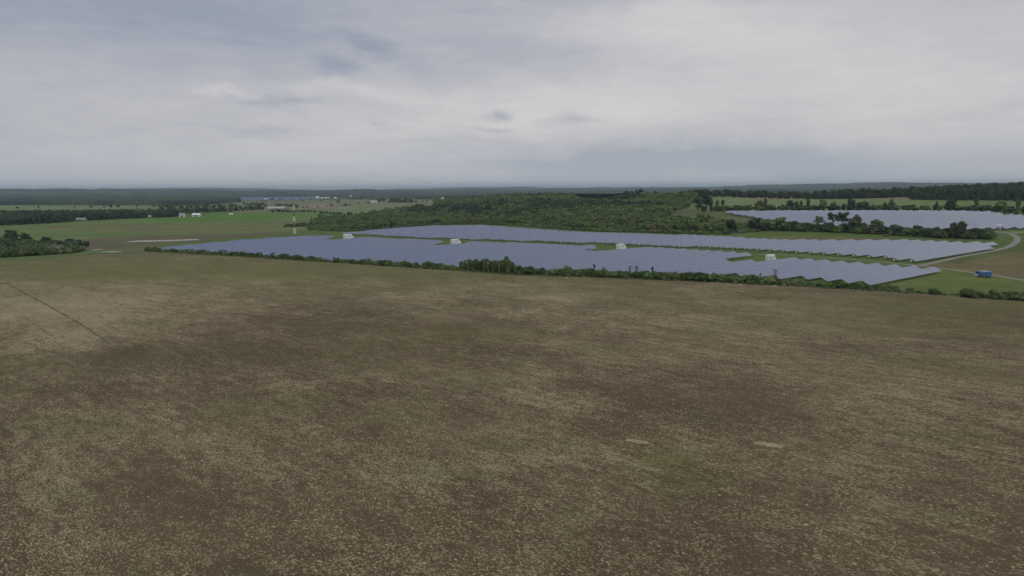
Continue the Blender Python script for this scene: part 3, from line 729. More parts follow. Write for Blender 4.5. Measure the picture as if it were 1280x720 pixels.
# ------------------------------------------------------------------ lattice masts
def mast(px, py, top, base_w, label, cat, banded=True, name='lattice_mast', w=.07):
    c = G(px, py); t = empty(name, (c[0], c[1], hz1(*c)), R(20), label, cat)
    nb = 5; m_ = 4
    for k in range(nb):
        z0 = top * k / nb; z1 = top * (k + 1) / nb
        b = MB()
        def wd(z): return base_w * (1 - .75 * z / top) / 2
        for j in range(m_):
            za = z0 + (z1 - z0) * j / m_; zb = z0 + (z1 - z0) * (j + 1) / m_
            a, q = wd(za), wd(zb)
            ca = [(-a, -a, za), (a, -a, za), (a, a, za), (-a, a, za)]; cq = [(-q, -q, zb), (q, -q, zb), (q, q, zb), (-q, q, zb)]
            for e in range(4):
                b.bar(ca[e], cq[e], w * 1.5); b.bar(ca[e], cq[(e + 1) % 4], w); b.bar(ca[(e + 1) % 4], cq[e], w); b.bar(cq[e], cq[(e + 1) % 4], w)
        b.build('mast_section', (M['mastwhite'] if k % 2 == 0 else M['mastred']) if banded else M['grey'], t)
    b = MB(); b.box(-base_w * .7, base_w * .7, -base_w * .7, base_w * .7, -.4, .12); b.build('footing', M['concrete'], t)
    b = MB(); b.bar((0, 0, top), (0, 0, top * 1.04), w); b.build('aerial', M['mastwhite'], t)
mast(368.5, 292.2, 31, 2.4, 'tall lattice mast in white and dull red bands behind the left end of the panels', 'lattice mast', w=.16)
c_ = G(187, 248)
mast(187, 248, 78, 7, 'faint grey lattice tower standing above the far horizon at left', 'lattice tower', False, 'distant_tower', .35)

# ------------------------------------------------------------------ farm buildings
def gable(name, px, py, L, W, hw, hr, rz, wall, roof, label, cat, nwin=0, rib=False):
    c = G(px, py); t = empty(name, (c[0], c[1], hz1(*c)), rz, label, cat)
    b = MB(); b.box(-L / 2, L / 2, -W / 2, W / 2, -1, hw)
    b.add([(-L / 2, -W / 2, hw), (-L / 2, W / 2, hw), (-L / 2, 0, hr), (L / 2, -W / 2, hw), (L / 2, W / 2, hw), (L / 2, 0, hr)], [(0, 2, 1), (3, 4, 5)])
    b.build('wall', wall, t)
    b = MB(); o = .6; e = .18
    for s_ in (-1, 1):
        y0 = s_ * (W / 2 + o); z0 = hw - (hr - hw) * o / (W / 2)
        b.add([(-L / 2 - o, y0, z0), (L / 2 + o, y0, z0), (L / 2 + o, 0, hr + .02), (-L / 2 - o, 0, hr + .02),
               (-L / 2 - o, y0, z0 + e), (L / 2 + o, y0, z0 + e), (L / 2 + o, 0, hr + .02 + e), (-L / 2 - o, 0, hr + .02 + e)],
              [(0, 3, 2, 1), (4, 5, 6, 7), (0, 1, 5, 4), (1, 2, 6, 5), (2, 3, 7, 6), (3, 0, 4, 7)])
    b.build('roof', roof, t)
    b = MB(); b.box(-1.6, 1.6, -W / 2 - .1, -W / 2 - .01, 0, min(3.2, hw - .3)); b.build('door', M['dgrey'], t)
    for k in range(nwin):
        x = -L / 2 + L * (k + .5) / nwin
        if abs(x) < 2.3: continue
        b = MB(); b.box(x - .6, x + .6, -W / 2 - .08, -W / 2 - .01, 1.2, 2.4); b.build('window', M['glass'], t)
    return t
gable('farm_house', 228, 271.5, 9, 8, 4.5, 7.5, R(10), M['white'], M['barnroof'], 'pale farmhouse with grey roof at the edge of the left tree line', 'house', 4)
gable('farm_house', 246, 270.6, 14, 8, 3.6, 6.0, R(-4), M['white'], M['roofwhite'], 'long low white farmhouse on the edge of the bright green field', 'house', 6)
gable('garden_shed', 187.5, 272.0, 3.5, 3, 2.6, 3.6, R(0), M['white'], M['roofwhite'], 'tiny white shed in front of the dark tree line left of the farmhouses', 'shed')
gable('barn', 101, 276.3, 16, 9, 2.6, 5.0, R(8), M['barnwall'], M['barnroof'], 'low barn with long grey roof half hidden in the left tree line', 'barn')
gable('field_shelter', 289, 268.8, 6, 4, 2.0, 3.0, R(0), M['white'], M['roofwhite'], 'small white shelter on the bright green field', 'shelter')
gable('long_barn', 346, 262.6, 44, 14, 4.5, 8.5, R(-3), M['barnwall'], M['barnpale'], 'long barn with pale roof beyond the bright green field', 'barn')
gable('warehouse', 397, 248.0, 18, 14, 9, 12, R(0), M['white'], M['roofwhite'], 'tallest white shed of the distant row left of centre', 'building')
gable('warehouse', 404.5, 248.3, 30, 12, 5, 7, R(0), M['white'], M['roofwhite'], 'long low white shed in the distant row left of centre', 'building')
gable('warehouse', 410.5, 248.2, 9, 9, 6, 9, R(0), M['white'], M['roofwhite'], 'small white shed at the right end of the distant row', 'building')
gable('warehouse', 419, 248.3, 14, 10, 6, 9, R(0), M['white'], M['roofwhite'], 'lone distant white shed right of the shed row', 'building')
gable('silo_barn', 438.5, 247.8, 9, 9, 12, 17, R(0), M['white'], M['roofwhite'], 'narrow tall white barn standing alone before the far wood', 'building')
gable('dome_barn', 468, 254.6, 22, 16, 5, 10, R(5), M['barnpale'], M['barnpale'], 'pale grey domed barn beside small dark trees in the far fields', 'barn')
gable('low_barn', 479, 254.2, 20, 8, 3, 5, R(5), M['barnwall'], M['barnroof'], 'low grey barn to the right of the domed barn', 'barn')
gable('warehouse', 555, 249.2, 22, 12, 4.5, 7, R(-3), M['white'], M['roofwhite'], 'bright white long shed at the left edge of the wood', 'building')
gable('warehouse', 562.5, 247.9, 20, 10, 4, 6, R(-3), M['barnpale'], M['barnpale'], 'pale grey shed behind the bright white one at the wood edge', 'building')
gable('warehouse', 332, 249.6, 22, 12, 4, 6, R(0), M['white'], M['roofwhite'], 'small white shed in front of the distant solar array', 'building')

# ------------------------------------------------------------------ trees
def ico(sub=1):
    bm = bmesh.new(); bmesh.ops.create_icosphere(bm, subdivisions=sub, radius=1)
    v = np.array([p.co[:] for p in bm.verts]); f = np.array([[q.index for q in p.verts] for p in bm.faces]); bm.free(); return v, f
ICO1 = ico(1); ICO2 = ico(2)
def crown_np(rng, lumps, cards, cs, ic=ICO1):
    """lumps: (x,y,z,rx,rz); cards: leaf triangles scattered on the lumps, size cs"""
    V = []; F = []; o = 0
    iv, jf = ic
    for (x, y, z, rx, rz) in lumps:
        v = iv * (1 + .30 * (rng.rand(len(iv), 1) - .5) * 2)
        v = v * np.array([rx, rx * (.85 + .3 * rng.rand()), rz]) + np.array([x, y, z])
        V.append(v); F.append(jf + o); o += len(v)
    L = np.array(lumps); pr = L[:, 3] ** 2; pr /= pr.sum()
    k = rng.choice(len(L), cards, p=pr)
    d = rng.randn(cards, 3); d[:, 2] = np.where(rng.rand(cards) < .7, np.abs(d[:, 2]), d[:, 2]); d /= np.linalg.norm(d, axis=1)[:, None]
    c = L[k, :3] + d * np.column_stack([L[k, 3], L[k, 3], L[k, 4]]) * (.85 + .40 * rng.rand(cards, 1))
    t1 = rng.randn(cards, 3); t1 /= np.linalg.norm(t1, axis=1)[:, None]; t2 = np.cross(t1, rng.randn(cards, 3)); t2 /= np.linalg.norm(t2, axis=1)[:, None]
    s = cs * (.5 + rng.rand(cards, 1))
    v = np.stack([c + t1 * s, c - t1 * s * .5 + t2 * s * .8, c - t1 * s * .5 - t2 * s * .8], 1).reshape(-1, 3)
    V.append(v); F.append(np.arange(cards * 3).reshape(-1, 3) + o)
    return np.concatenate(V), np.concatenate(F)
def trunk_mb(rng, h, r, limbs, spread):
    b = MB(); p = Vector((0, 0, -.5)); n = 4; r0 = r
    pts = [p] + [Vector(((rng.rand() - .5) * r * 2, (rng.rand() - .5) * r * 2, h * (k + 1) / n)) for k in range(n)]
    for k in range(n): b.bar(pts[k], pts[k + 1], r0 * (1 - .18 * k), r0 * (1 - .18 * (k + 1)), n=6)
    for k in range(limbs):
        a = 6.283 * k / max(limbs, 1) + rng.rand() * .8; z0 = h * (.45 + .5 * rng.rand()); L = spread * (.55 + .5 * rng.rand())
        q0 = Vector((0, 0, z0)); q1 = Vector((math.cos(a) * L * .5, math.sin(a) * L * .5, z0 + L * .45)); q2 = Vector((math.cos(a) * L, math.sin(a) * L, z0 + L * (.7 + .3 * rng.rand())))
        b.bar(q0, q1, r * .42, r * .26, n=5); b.bar(q1, q2, r * .26, r * .10, n=4)
    return b
def proto(kind, seed, hi=False):
    """unit-free tree meshes: returns (crown mesh, trunk mesh, height)"""
    rng = np.random.RandomState(seed); lum = []; q = 2.2 if hi else 1.0
    if kind == 'broad':      # 10 m
        h = 10; n = 20
        for k in range(n):
            a = rng.rand() * 6.283; z = 3.2 + 5.6 * rng.rand(); env = math.sqrt(max(0.05, 1 - ((z - 5.6) / 4.4) ** 2)) * 3.2
            rr = env * math.sqrt(rng.rand()) * .9; s = 1.0 + .8 * rng.rand(); lum.append((rr * math.cos(a), rr * math.sin(a), z, s, s * .78))
        V, F = crown_np(rng, lum, int(420 * q), .42 / q ** .5); tb = trunk_mb(rng, 6.5, .26, 5, 2.6)
    elif kind == 'slim':     # 11 m poplar / sapling
        h = 11
        for k in range(15):
            a = rng.rand() * 6.283; z = 2.0 + 8.2 * k / 14; env = 1.5 * math.sin(math.pi * min(1, .15 + .85 * (1 - k / 15))) + .25
            rr = env * .5 * rng.rand(); s = .65 + .65 * env * .6; lum.append((rr * math.cos(a), rr * math.sin(a), z, s, s * 1.1))
        V, F = crown_np(rng, lum, int(360 * q), .36 / q ** .5); tb = trunk_mb(rng, 9, .16, 4, 1.2)
    elif kind == 'open':     # spreading open crown with visible limbs
        h = 12
        for k in range(17):
            a = 6.283 * k / 17 * 3 + rng.rand() * .6; z = 6.4 + 4.4 * rng.rand(); rr = (1.2 + 3.4 * rng.rand()) * (1 - max(0, z - 8.5) * .2)
            s = .8 + .7 * rng.rand(); lum.append((rr * math.cos(a), rr * math.sin(a), z, s, s * .7))
        V, F = crown_np(rng, lum, int(500 * q), .40 / q ** .5); tb = trunk_mb(rng, 8.5, .36, 9, 4.6)
    elif kind == 'conifer':  # 12 m
        h = 12
        for k in range(12):
            f = k / 11; z = 1.4 + 9.6 * f; R0 = 2.5 * (1 - f) ** .8 + .25
            for j in range(max(1, int(4 * (1 - f)) + 1)):
                a = rng.rand() * 6.283; lum.append((R0 * .5 * math.cos(a), R0 * .5 * math.sin(a), z, R0 * .62, .75))
        V, F = crown_np(rng, lum, int(340 * q), .42 / q ** .5); tb = trunk_mb(rng, 10, .22, 0, 0)
    elif kind == 'shrub':    # 3 m
        h = 3
        for k in range(11):
            a = rng.rand() * 6.283; rr = 1.7 * math.sqrt(rng.rand()); z = .5 + 1.5 * rng.rand() * (1 - rr / 3.2)
            s = .6 + .45 * rng.rand(); lum.append((rr * math.cos(a), rr * math.sin(a), z, s, s * .85))
        V, F = crown_np(rng, lum, int(300 * q), .22 / q ** .5); tb = trunk_mb(rng, 1.4, .08, 4, .9)
    elif kind == 'twiggy':   # thin bare-ish sapling
        h = 5
        for k in range(12):
            a = rng.rand() * 6.283; z = 1.8 + 2.8 * rng.rand(); rr = .9 * rng.rand(); s = .12 + .16 * rng.rand()
            lum.append((rr * math.cos(a), rr * math.sin(a), z, s, s))
        V, F = crown_np(rng, lum, int(220 * q), .20 / q ** .5); tb = trunk_mb(rng, 4.4, .07, 9, 1.3)
    return V, F, tb, h
class Proto: pass
PROTO = {}
def get(kind, seed, leaf, bark='bark', hi=False):
    key = (kind, seed, leaf, bark, hi)
    if key not in PROTO:
        V, F, tb, h = proto(kind, seed, hi); p = Proto(); p.h = h; p.kind = kind
        p.crown = mesh_np('crown', V, F, [M[leaf]]); p.trunk = tb.mesh('trunk', [M[bark]])
        # joined version for massed woods
        tv = np.array(tb.v); nv = len(V)
        tri = []
        for f in tb.f:
            for i in range(1, len(f) - 1): tri.append((f[0] + nv, f[i] + nv, f[i + 1] + nv))
        p.both = mesh_np('tree_mesh', np.concatenate([V, tv]), np.concatenate([F, np.array(tri)]), [M[leaf], M[bark]], mi=[0] * len(F) + [1] * len(tri))
        PROTO[key] = p
    return PROTO[key]
rs = np.random.RandomState(77)
def plant(name, p, x, y, height, label, cat, group=None, wid=1.0, sink=0.0):
    if p.kind in ('broad', 'slim') and height < 17: sink = .15 * height; height *= 1.12
    t = empty(name, (x, y, hz1(x, y) - sink), rs.rand() * 6.283, label, cat, group)
    s = height / p.h; t.scale = (s * wid, s * wid, s)
    link('crown', p.crown, t); link('trunk', p.trunk, t)
    return t
def scatter(name, pts, hs, protos, label, wid=None):
    """one 'stuff' object: instances of several whole-tree meshes on points"""
    pts = np.asarray(pts); n = len(pts)
    if n == 0: return
    z = H(pts[:, 0], pts[:, 1]) - (.12 * np.asarray(hs) if protos[0].kind == 'broad' else 0)
    col = D.collections.new(name + '_stock')
    for i, p in enumerate(protos):
        o = D.objects.new('tree_stock', p.both); o.name = 'stock_%02d' % i; col.objects.link(o)
    me = D.meshes.new(name); me.vertices.add(n); me.vertices.foreach_set('co', np.column_stack([pts, z]).astype(np.float32).ravel())
    pick = rs.randint(0, len(protos), n); hh = np.array([protos[k].h for k in pick]); s = np.asarray(hs) / hh
    wd = (.85 + .4 * rs.rand(n)) * (1 if wid is None else wid)
    a = me.attributes.new('sc', 'FLOAT_VECTOR', 'POINT'); a.data.foreach_set('vector', np.column_stack([s * wd, s * wd, s]).astype(np.float32).ravel())
    a = me.attributes.new('rt', 'FLOAT_VECTOR', 'POINT'); a.data.foreach_set('vector', np.column_stack([0 * s, 0 * s, rs.rand(n) * 6.283]).astype(np.float32).ravel())
    a = me.attributes.new('pk', 'INT', 'POINT'); a.data.foreach_set('value', pick.astype(np.int32))
    o = link(name, me); tag(o, label, None, None, 'stuff')
    ng = D.node_groups.new(name, 'GeometryNodeTree')
    ng.interface.new_socket('Geometry', in_out='INPUT', socket_type='NodeSocketGeometry'); ng.interface.new_socket('Geometry', in_out='OUTPUT', socket_type='NodeSocketGeometry')
    gi = ng.nodes.new('NodeGroupInput'); go = ng.nodes.new('NodeGroupOutput')
    m2p = ng.nodes.new('GeometryNodeMeshToPoints'); iop = ng.nodes.new('GeometryNodeInstanceOnPoints'); ci = ng.nodes.new('GeometryNodeCollectionInfo')
    ci.inputs['Collection'].default_value = col; ci.inputs['Separate Children'].default_value = True; ci.inputs['Reset Children'].default_value = True
    def na(nm, dt):
        q = ng.nodes.new('GeometryNodeInputNamedAttribute'); q.data_type = dt; q.inputs[0].default_value = nm
        return [s_ for s_ in q.outputs if s_.enabled and s_.name == 'Attribute'][0]
    ng.links.new(gi.outputs[0], m2p.inputs[0]); ng.links.new(m2p.outputs[0], iop.inputs['Points']); ng.links.new(ci.outputs[0], iop.inputs['Instance'])
    iop.inputs['Pick Instance'].default_value = True
    ng.links.new(na('pk', 'INT'), iop.inputs['Instance Index']); ng.links.new(na('sc', 'FLOAT_VECTOR'), iop.inputs['Scale'])
    e2r = ng.nodes.new('FunctionNodeEulerToRotation'); ng.links.new(na('rt', 'FLOAT_VECTOR'), e2r.inputs[0]); ng.links.new(e2r.outputs[0], iop.inputs['Rotation'])
    ng.links.new(iop.outputs[0], go.inputs[0])
    md = o.modifiers.new('scatter', 'NODES'); md.node_group = ng
    return o
def fill(poly, spacing, seed, keep=None):
    """jittered-grid points inside a ground polygon"""
    P2 = np.array(poly); r_ = np.random.RandomState(seed)
    x = np.arange(P2[:, 0].min(), P2[:, 0].max(), spacing); y = np.arange(P2[:, 1].min(), P2[:, 1].max(), spacing)
    X, Y = np.meshgrid(x, y); X = X + (r_.rand(*X.shape) - .5) * spacing * .95; Y = Y + (r_.rand(*Y.shape) - .5) * spacing * .95
    k = inpoly(X, Y, poly); pts = np.column_stack([X[k], Y[k]])
    return pts

BROAD = [get('broad', s, 'leaf') for s in (1, 2, 3, 4)] + [get('broad', 5, 'leaf_bright'), get('slim', 6, 'leaf'), get('broad', 7, 'leaf_dark')]
DARK = [get('broad', s, 'leaf_dark') for s in (11, 12, 13)] + [get('slim', 14, 'leaf_dark')]
CONI = [get('conifer', s, 'conifer') for s in (21, 22, 23)]
SHRUB = [get('shrub', s, 'leaf_shrub') for s in (31, 32, 33, 34)] + [get('shrub', 35, 'leaf')]
SCRUB = [get('shrub', 35, 'leaf'), get('shrub', 36, 'leaf_bright'), get('shrub', 31, 'leaf_shrub'), get('shrub', 37, 'leaf_grey')]

# --- the big wood behind the arrays
front = [(386, 287), (430, 289), (460, 288.2), (500, 283.6), (545, 280.6), (600, 279.9), (640, 281.2), (700, 285.6), (760, 289.4), (840, 291.2), (900, 292), (935, 289), (960, 286.5)]
wf = [tuple(G(*p)) for p in front]
back = [tuple(G(*p, h=12)) for p in [(925, 273), (900, 266.5), (870, 264.5), (830, 263), (838, 254), (862, 249)]] + [(560, 2150), (330, 1500), (170, 1550), (0, 2000), (-150, 2300), (-190, 1900)] + [tuple(G(*p, h=9)) for p in [(540, 258), (505, 260.5), (470, 264), (400, 265.5), (388, 270)]]
WOOD = wf + back
pts = fill(WOOD, 6.0, 3)
hn = fbm(pts[:, 0], pts[:, 1], 120, 51, 3)
dist = np.hypot(pts[:, 0], pts[:, 1])
hs = 4.6 + 9.5 * S((hn - .28) / .45) * (.7 + .5 * rs.rand(len(pts)))
# open scrub with lower growth toward the front
low = S((1020 - pts[:, 1]) / 260)
hs = hs * (1 - .35 * low)
wpx, _ = proj(pts[:, 0], pts[:, 1], H(pts[:, 0], pts[:, 1]))
hs = hs * (.42 + .58 * S((wpx - 385) / 120)) * (1 + .35 * (rs.rand(len(hs)) < .08))
thin = rs.rand(len(pts)) > .04 + .10 * low
pts, hs, dist = pts[thin], hs[thin], dist[thin]
order = np.argsort(dist); near_i = order[:200]; rest = order[200:]
for i in near_i:
    p = BROAD[rs.randint(len(BROAD))]
    plant('broadleaf_tree', p, pts[i, 0], pts[i, 1], hs[i], 'green broadleaf tree on the near edge of the large wood behind the panels', 'tree', 'trees on the near edge of the large wood')
coni = fbm(pts[rest][:, 0], pts[rest][:, 1], 150, 61, 3) > .60
scatter('woodland', pts[rest][~coni], hs[rest][~coni], BROAD, 'large mixed green wood covering the low hill behind the solar panels')
scatter('conifer_stand', pts[rest][coni], hs[rest][coni] * 1.12, CONI + DARK[:2], 'darker stand of conifers within the large wood')
# low bushes filling the wood floor and its ragged edge
fp = [tuple(np.array(a) * .985) for a in wf] + [tuple(np.array(a) * 1.09) for a in wf[::-1]]
pb = fill(fp, 4.0, 9); scatter('scrub', pb, 1.6 + 2.6 * rs.rand(len(pb)), SCRUB, 'low ragged scrub along the foot of the large wood')

# --- tree belt between the middle and far solar blocks
belt = [(940, 288), (970, 288.5), (1010, 289.3), (1060, 291), (1100, 293.2), (1140, 295.6), (1180, 297.6), (1215, 298.6), (1243, 299.0)]
bp = [G(*p) for p in belt]
def along(P, step, jit, rep=1, depth=0.0):
    out = []
    for a, b in zip(P[:-1], P[1:]):
        L = np.hypot(*(b - a)); n = max(1, int(round(L / step)))
        nn = np.array([-(b - a)[1], (b - a)[0]]) / L
        if nn[1] < 0: nn = -nn
        for k in range(n):
            for j in range(rep):
                out.append(a + (b - a) * (k + rs.rand() * .6) / n + nn * (j * depth + (rs.rand() - .5) * jit))
    return np.array(out)
pp = along(bp, 4.2, 2.0, 2, 4.0)
for i, q in enumerate(pp):
    ppx, ppy = proj(q[0], q[1], 0)
    if q[1] > 545: pass
    p = [BROAD[1], DARK[0], DARK[1], get('shrub', 31, 'leaf_shrub'), DARK[2]][rs.randint(5)]
    plant('belt_tree', p, q[0], q[1], 6.3 + 2.6 * rs.rand() + (1.0 if i % 7 == 0 else 0), 'dark green tree in the dense belt between the middle and far solar blocks', 'tree', 'trees of the dense belt between solar blocks', 1.25)
OPEN = get('open', 41, 'leaf_shrub', hi=True); OPEN2 = get('open', 42, 'leaf_dark', hi=True); RUS = get('broad', 43, 'leaf_russet', hi=True); GRY = get('open', 44, 'leaf_grey', hi=True)
def one(name, p, px, py, h, label, cat='tree', wid=1.0, group=None):
    c = G(px, py); return plant(name, p, c[0], c[1], h, label, cat, group, wid)
one('open_tree', OPEN, 1041, 289, 17.5, 'leftmost of the large spreading trees rising from the belt, with bare limbs showing', wid=.95)
one('open_tree', OPEN2, 1053, 289.6, 17.8, 'middle large spreading tree rising from the belt before the far panels', wid=.9)
one('open_tree', get('broad', 45, 'leaf_dark', hi=True), 1067, 290.4, 17.0, 'rightmost and densest of the large trees rising from the belt', wid=1.05)
one('round_tree', get('broad', 46, 'leaf', hi=True), 1096, 292, 12.5, 'round topped pale green tree standing over the belt right of the big trees', wid=1.25)
one('russet_tree', get('slim', 43, 'leaf_russet', hi=True), 1192, 298.2, 12.4, 'left of the two dark russet trees standing close together above the belt', wid=1.5)
one('russet_tree', get('slim', 46, 'leaf_russet', hi=True), 1200, 298.6, 13.8, 'right of the two dark russet trees standing close together above the belt', wid=1.5)
one('grey_tree', GRY, 1023, 288.6, 14.5, 'greyish sparse tree left of the large spreading trees', wid=.8)
one('round_tree', get('broad', 47, 'leaf'), 976, 288.6, 13.5, 'small round tree in the belt in front of the left end of the far panels', wid=1.1)
one('round_tree', get('broad', 48, 'leaf_dark'), 945, 289, 13.5, 'dark round tree near the left end of the far panels', wid=1.1)
one('round_bush', get('shrub', 38, 'leaf_grey', hi=True), 1108, 295.6, 3.4, 'lone round grey green bush on the grass before the belt', 'bush', 1.0)

# --- trees behind the far block and right-hand woods
def row_of(pxs, base, hrange, protos, name, label, group, step=1.0, wid=1.1, h=0):
    for px, py in zip(pxs, base):
        c = G(px, py); plant(name, protos[rs.randint(len(protos))], c[0] + rs.randn() * 2, c[1] + rs.randn() * 4, hrange[0] + (hrange[1] - hrange[0]) * rs.rand(), label, 'tree', group, wid)
xs = np.arange(893, 1300, 4.6) + rs.randn(89) * 1.5
row_of(xs, np.interp(xs, [893, 1000, 1200, 1300], [263.5, 264.0, 264.2, 267.5]), (5.0, 8.5), DARK + BROAD[:3], 'hedge_tree', 'small dark tree in the hedge along the back of the far solar block', 'hedge trees behind the far solar block', wid=1.9)
xs = np.array([888, 897, 905, 948, 953, 961, 987, 990, 998, 1003, 1010, 1030, 1032, 1040, 1060, 1075, 1083, 1106, 1114, 1118, 1168, 1188, 1192, 1220, 1246, 1256, 1270])
row_of(xs, np.interp(xs, [893, 1000, 1200, 1300], [263.5, 264.0, 264.2, 267.5]), (11, 16), DARK + [get('slim', 15, 'leaf_dark')] + BROAD[:2], 'field_tree', 'taller dark tree standing out of the hedge behind the far solar block', 'taller trees behind the far solar block', wid=.9)
one('field_tree', get('broad', 49, 'leaf_dark'), 872, 262, 16.9, 'tall dark tree clump left of the pale right hand field', wid=.9)
one('field_tree', get('broad', 50, 'leaf_dark'), 883, 259, 16.9, 'second tall dark tree right beside the tall clump at the pale field', wid=1.1)
one('field_tree', get('broad', 16, 'leaf_dark'), 880, 266, 9, 'small dark tree standing before the tall clump at the pale field', wid=1.0)
# pine wood on the rise at the right edge
pw = [tuple(G(*p)) for p in [(1138, 250.0), (1200, 250.8), (1290, 251.8), (1420, 253)]]
pw = pw + [(1150, 1500), (500, 1330), tuple(np.array(pw[0]) * 1.22)]
pt_ = fill(pw, 7.0, 12); d_ = np.hypot(pt_[:, 0], pt_[:, 1]); o_ = np.argsort(d_)
for i in o_[:70]: plant('pine_tree', CONI[rs.randint(3)], pt_[i, 0], pt_[i, 1], 8 + 8 * rs.rand() ** 1.3, 'dark conifer on the front of the pine wood at the right edge of the fields', 'tree', 'front conifers of the right pine wood', 1.1)
o_ = o_[70:]
scatter('pine_wood', pt_[o_], 8 + 10 * rs.rand(len(o_)) ** 1.5, CONI + DARK[:2], 'dark dense pine wood on the rise at the right edge')
# line of dark trees beyond the pale field
fl = [np.array((t_, y_)) for t_, y_ in ((330., 1330.), (430., 1360.), (560., 1390.), (700., 1400.), (860., 1420.))]
qq = along(fl, 9, 8, 3, 10)
near = rs.rand(len(qq)) < .0
scatter('tree_line', qq, 11 + 6 * rs.rand(len(qq)), DARK + CONI[:1], 'distant dark tree line along the back of the pale right hand field', 1.2)

# --- left tree line
lt = [(-260, 286), (-60, 283.5), (0, 282.2), (60, 279.4), (110, 276.3), (150, 273.6), (200, 272.2), (222, 271.0)]
lf = [tuple(G(*p)) for p in lt]
lb = [tuple(G(*p, h=14)) for p in [(225, 259.5), (110, 261), (0, 262.3), (-60, 262.5), (-260, 264)]]
pl = fill(lf + lb, 9.0, 15)
d_ = np.hypot(pl[:, 0], pl[:, 1] * 1.0)
ppx, ppy = proj(pl[:, 0], pl[:, 1], H(pl[:, 0], pl[:, 1]))
ok = ~((np.abs(ppx - 101) < 9) & (ppy > 273)) & ~((np.abs(ppx - 187) < 4) & (ppy > 270))
pl = pl[ok]; ppx = ppx[ok]; ppy = ppy[ok]
edge = np.interp(ppx, [p[0] for p in lt], [p[1] for p in lt]) - ppy
o_ = np.argsort(edge); vis = [i for i in o_ if -20 < ppx[i] < 1300][:70]; oth = np.setdiff1d(np.arange(len(pl)), vis)
for i in vis: plant('dark_tree', DARK[rs.randint(4)], pl[i, 0], pl[i, 1], 11 + 5 * rs.rand(), 'dark tree on the near edge of the left tree line beyond the meadow', 'tree', 'near trees of the left tree line', 1.15)
scatter('left_wood', pl[oth], 10 + 6 * rs.rand(len(oth)), DARK + BROAD[:1] + CONI[:1], 'dark dense tree line beyond the meadow at left', 1.15)
def cluster(pxs, pys, h0, h1, name, label, group, n_, protos, wid=1.4):
    for k in range(n_):
        f = rs.rand(); px = pxs[0] + (pxs[1] - pxs[0]) * (k + rs.rand()) / n_; py = np.interp(px, [pxs[0], pxs[1]], [pys[0], pys[1]]) + rs.randn() * .25
        c = G(px, py); plant(name, protos[rs.randint(len(protos))], c[0], c[1], h0 + (h1 - h0) * rs.rand(), label, 'tree', group, wid)
MIX = DARK + BROAD[:3]
cluster((200, 262), (269, 265.5), 8, 14, 'farm_tree', 'tree among the farmhouses by the bright green field', 'trees around the farmhouses', 26, MIX)
cluster((255, 330), (266, 262.6), 7, 13, 'farm_tree', 'tree in the line running right of the farmhouses', 'trees right of the farmhouses', 26, MIX)
cluster((200, 335), (262, 259.5), 8, 14, 'field_tree', 'tree in the second line behind the farmhouses', 'second tree line behind the farmhouses', 26, MIX)
cluster((305, 330), (257, 256.8), 8, 13, 'field_tree', 'tree in the small copse behind the long pale barn at left', 'copse behind the long pale barn', 8, MIX)
cluster((345, 372), (258.6, 258.4), 8, 12, 'field_tree', 'tree in the clump right above the long pale barn', 'clump above the long pale barn', 8, MIX)
cluster((335, 400), (265.6, 265.6), 4, 9, 'field_tree', 'small tree along the back of the bright green field', 'trees along the back of the bright green field', 22, MIX)
cluster((400, 440), (268, 270), 6, 9, 'field_tree', 'small tree at the left tip of the large wood', 'trees at the left tip of the large wood', 12, BROAD, 1.0)
cluster((356, 388), (283.2, 282.2), 3.5, 6.0, 'field_bush', 'low bush beside the lattice mast', 'bushes beside the lattice mast', 16, SHRUB, 1.2)
cluster((472, 482), (253.6, 253.6), 13, 18, 'field_tree', 'dark tree beside the domed barn', 'dark trees beside the domed barn', 2, DARK)
cluster((486, 515), (253.6, 253.2), 11, 18, 'field_tree', 'dark tree in the far fields right of the domed barn', 'dark trees right of the domed barn', 8, DARK)
cluster((420, 424), (253.8, 253.8), 12, 16, 'field_tree', 'lone dark tree in the far fields left of the domed barn', None, 1, DARK)
one('conifer_tree', CONI[0], 389.5, 278.5, 10, 'lone dark conifer at the left tip of the large wood', wid=.9)

hd = []
for L in ([(300, 253.2), (360, 252.4), (420, 251.6)], [(425, 255.6), (500, 253.4), (560, 252.0)], [(20, 260.8), (120, 260.0), (240, 258.4)], [(372, 260.2), (440, 257.6)], [(300, 250.4), (400, 249.6), (560, 249.0)]):
    z_ = along([G(*p) for p in L], 16, 8, 1); hd.append(z_[rs.rand(len(z_)) < .62])
hd = np.concatenate(hd)
scatter('distant_hedge', hd, 5 + 7 * rs.rand(len(hd)), MIX, 'broken hedgerows dividing the distant fields', 1.5)
# --- hedgerow between the field and the panels
hl = [(183, 313.5), (240, 316.6), (300, 320), (400, 326.5), (480, 331.6), (572, 337.5)]
hp_ = [G(*p) for p in hl]
for q in along(hp_, 4.6, 2.5, 1):
    if rs.rand() < .10: continue
    plant('hedge_shrub', SHRUB[rs.randint(5)], q[0], q[1], 2.5 + 1.9 * rs.rand(), 'low dark shrub in the left half of the hedgerow before the panels', 'shrub', 'shrubs in the left half of the hedgerow', 1.15)
hl2 = [(640, 341.8), (700, 344.2), (760, 346.2), (840, 349.6), (900, 351.8), (1000, 357.2), (1060, 360.2), (1128, 364.0)]
hp2 = [G(*p) for p in hl2]
def seg(q):
    a = float(proj(q[0], q[1], 0.0)[0])
    for lim, tx in ((700, 'just right of the tall sapling thicket'), (770, 'round the slender dark sapling pair'), (840, 'below the saplings under the middle inverter cabin'),
                    (925, 'between the middle cabin saplings and the pale boulders'), (1000, 'at the pale twiggy sapling below the right inverter cabin'), (1070, 'before the stepped ends of the right hand panel rows')):
        if a < lim: return tx
    return 'at its right end below the nearest panel row'
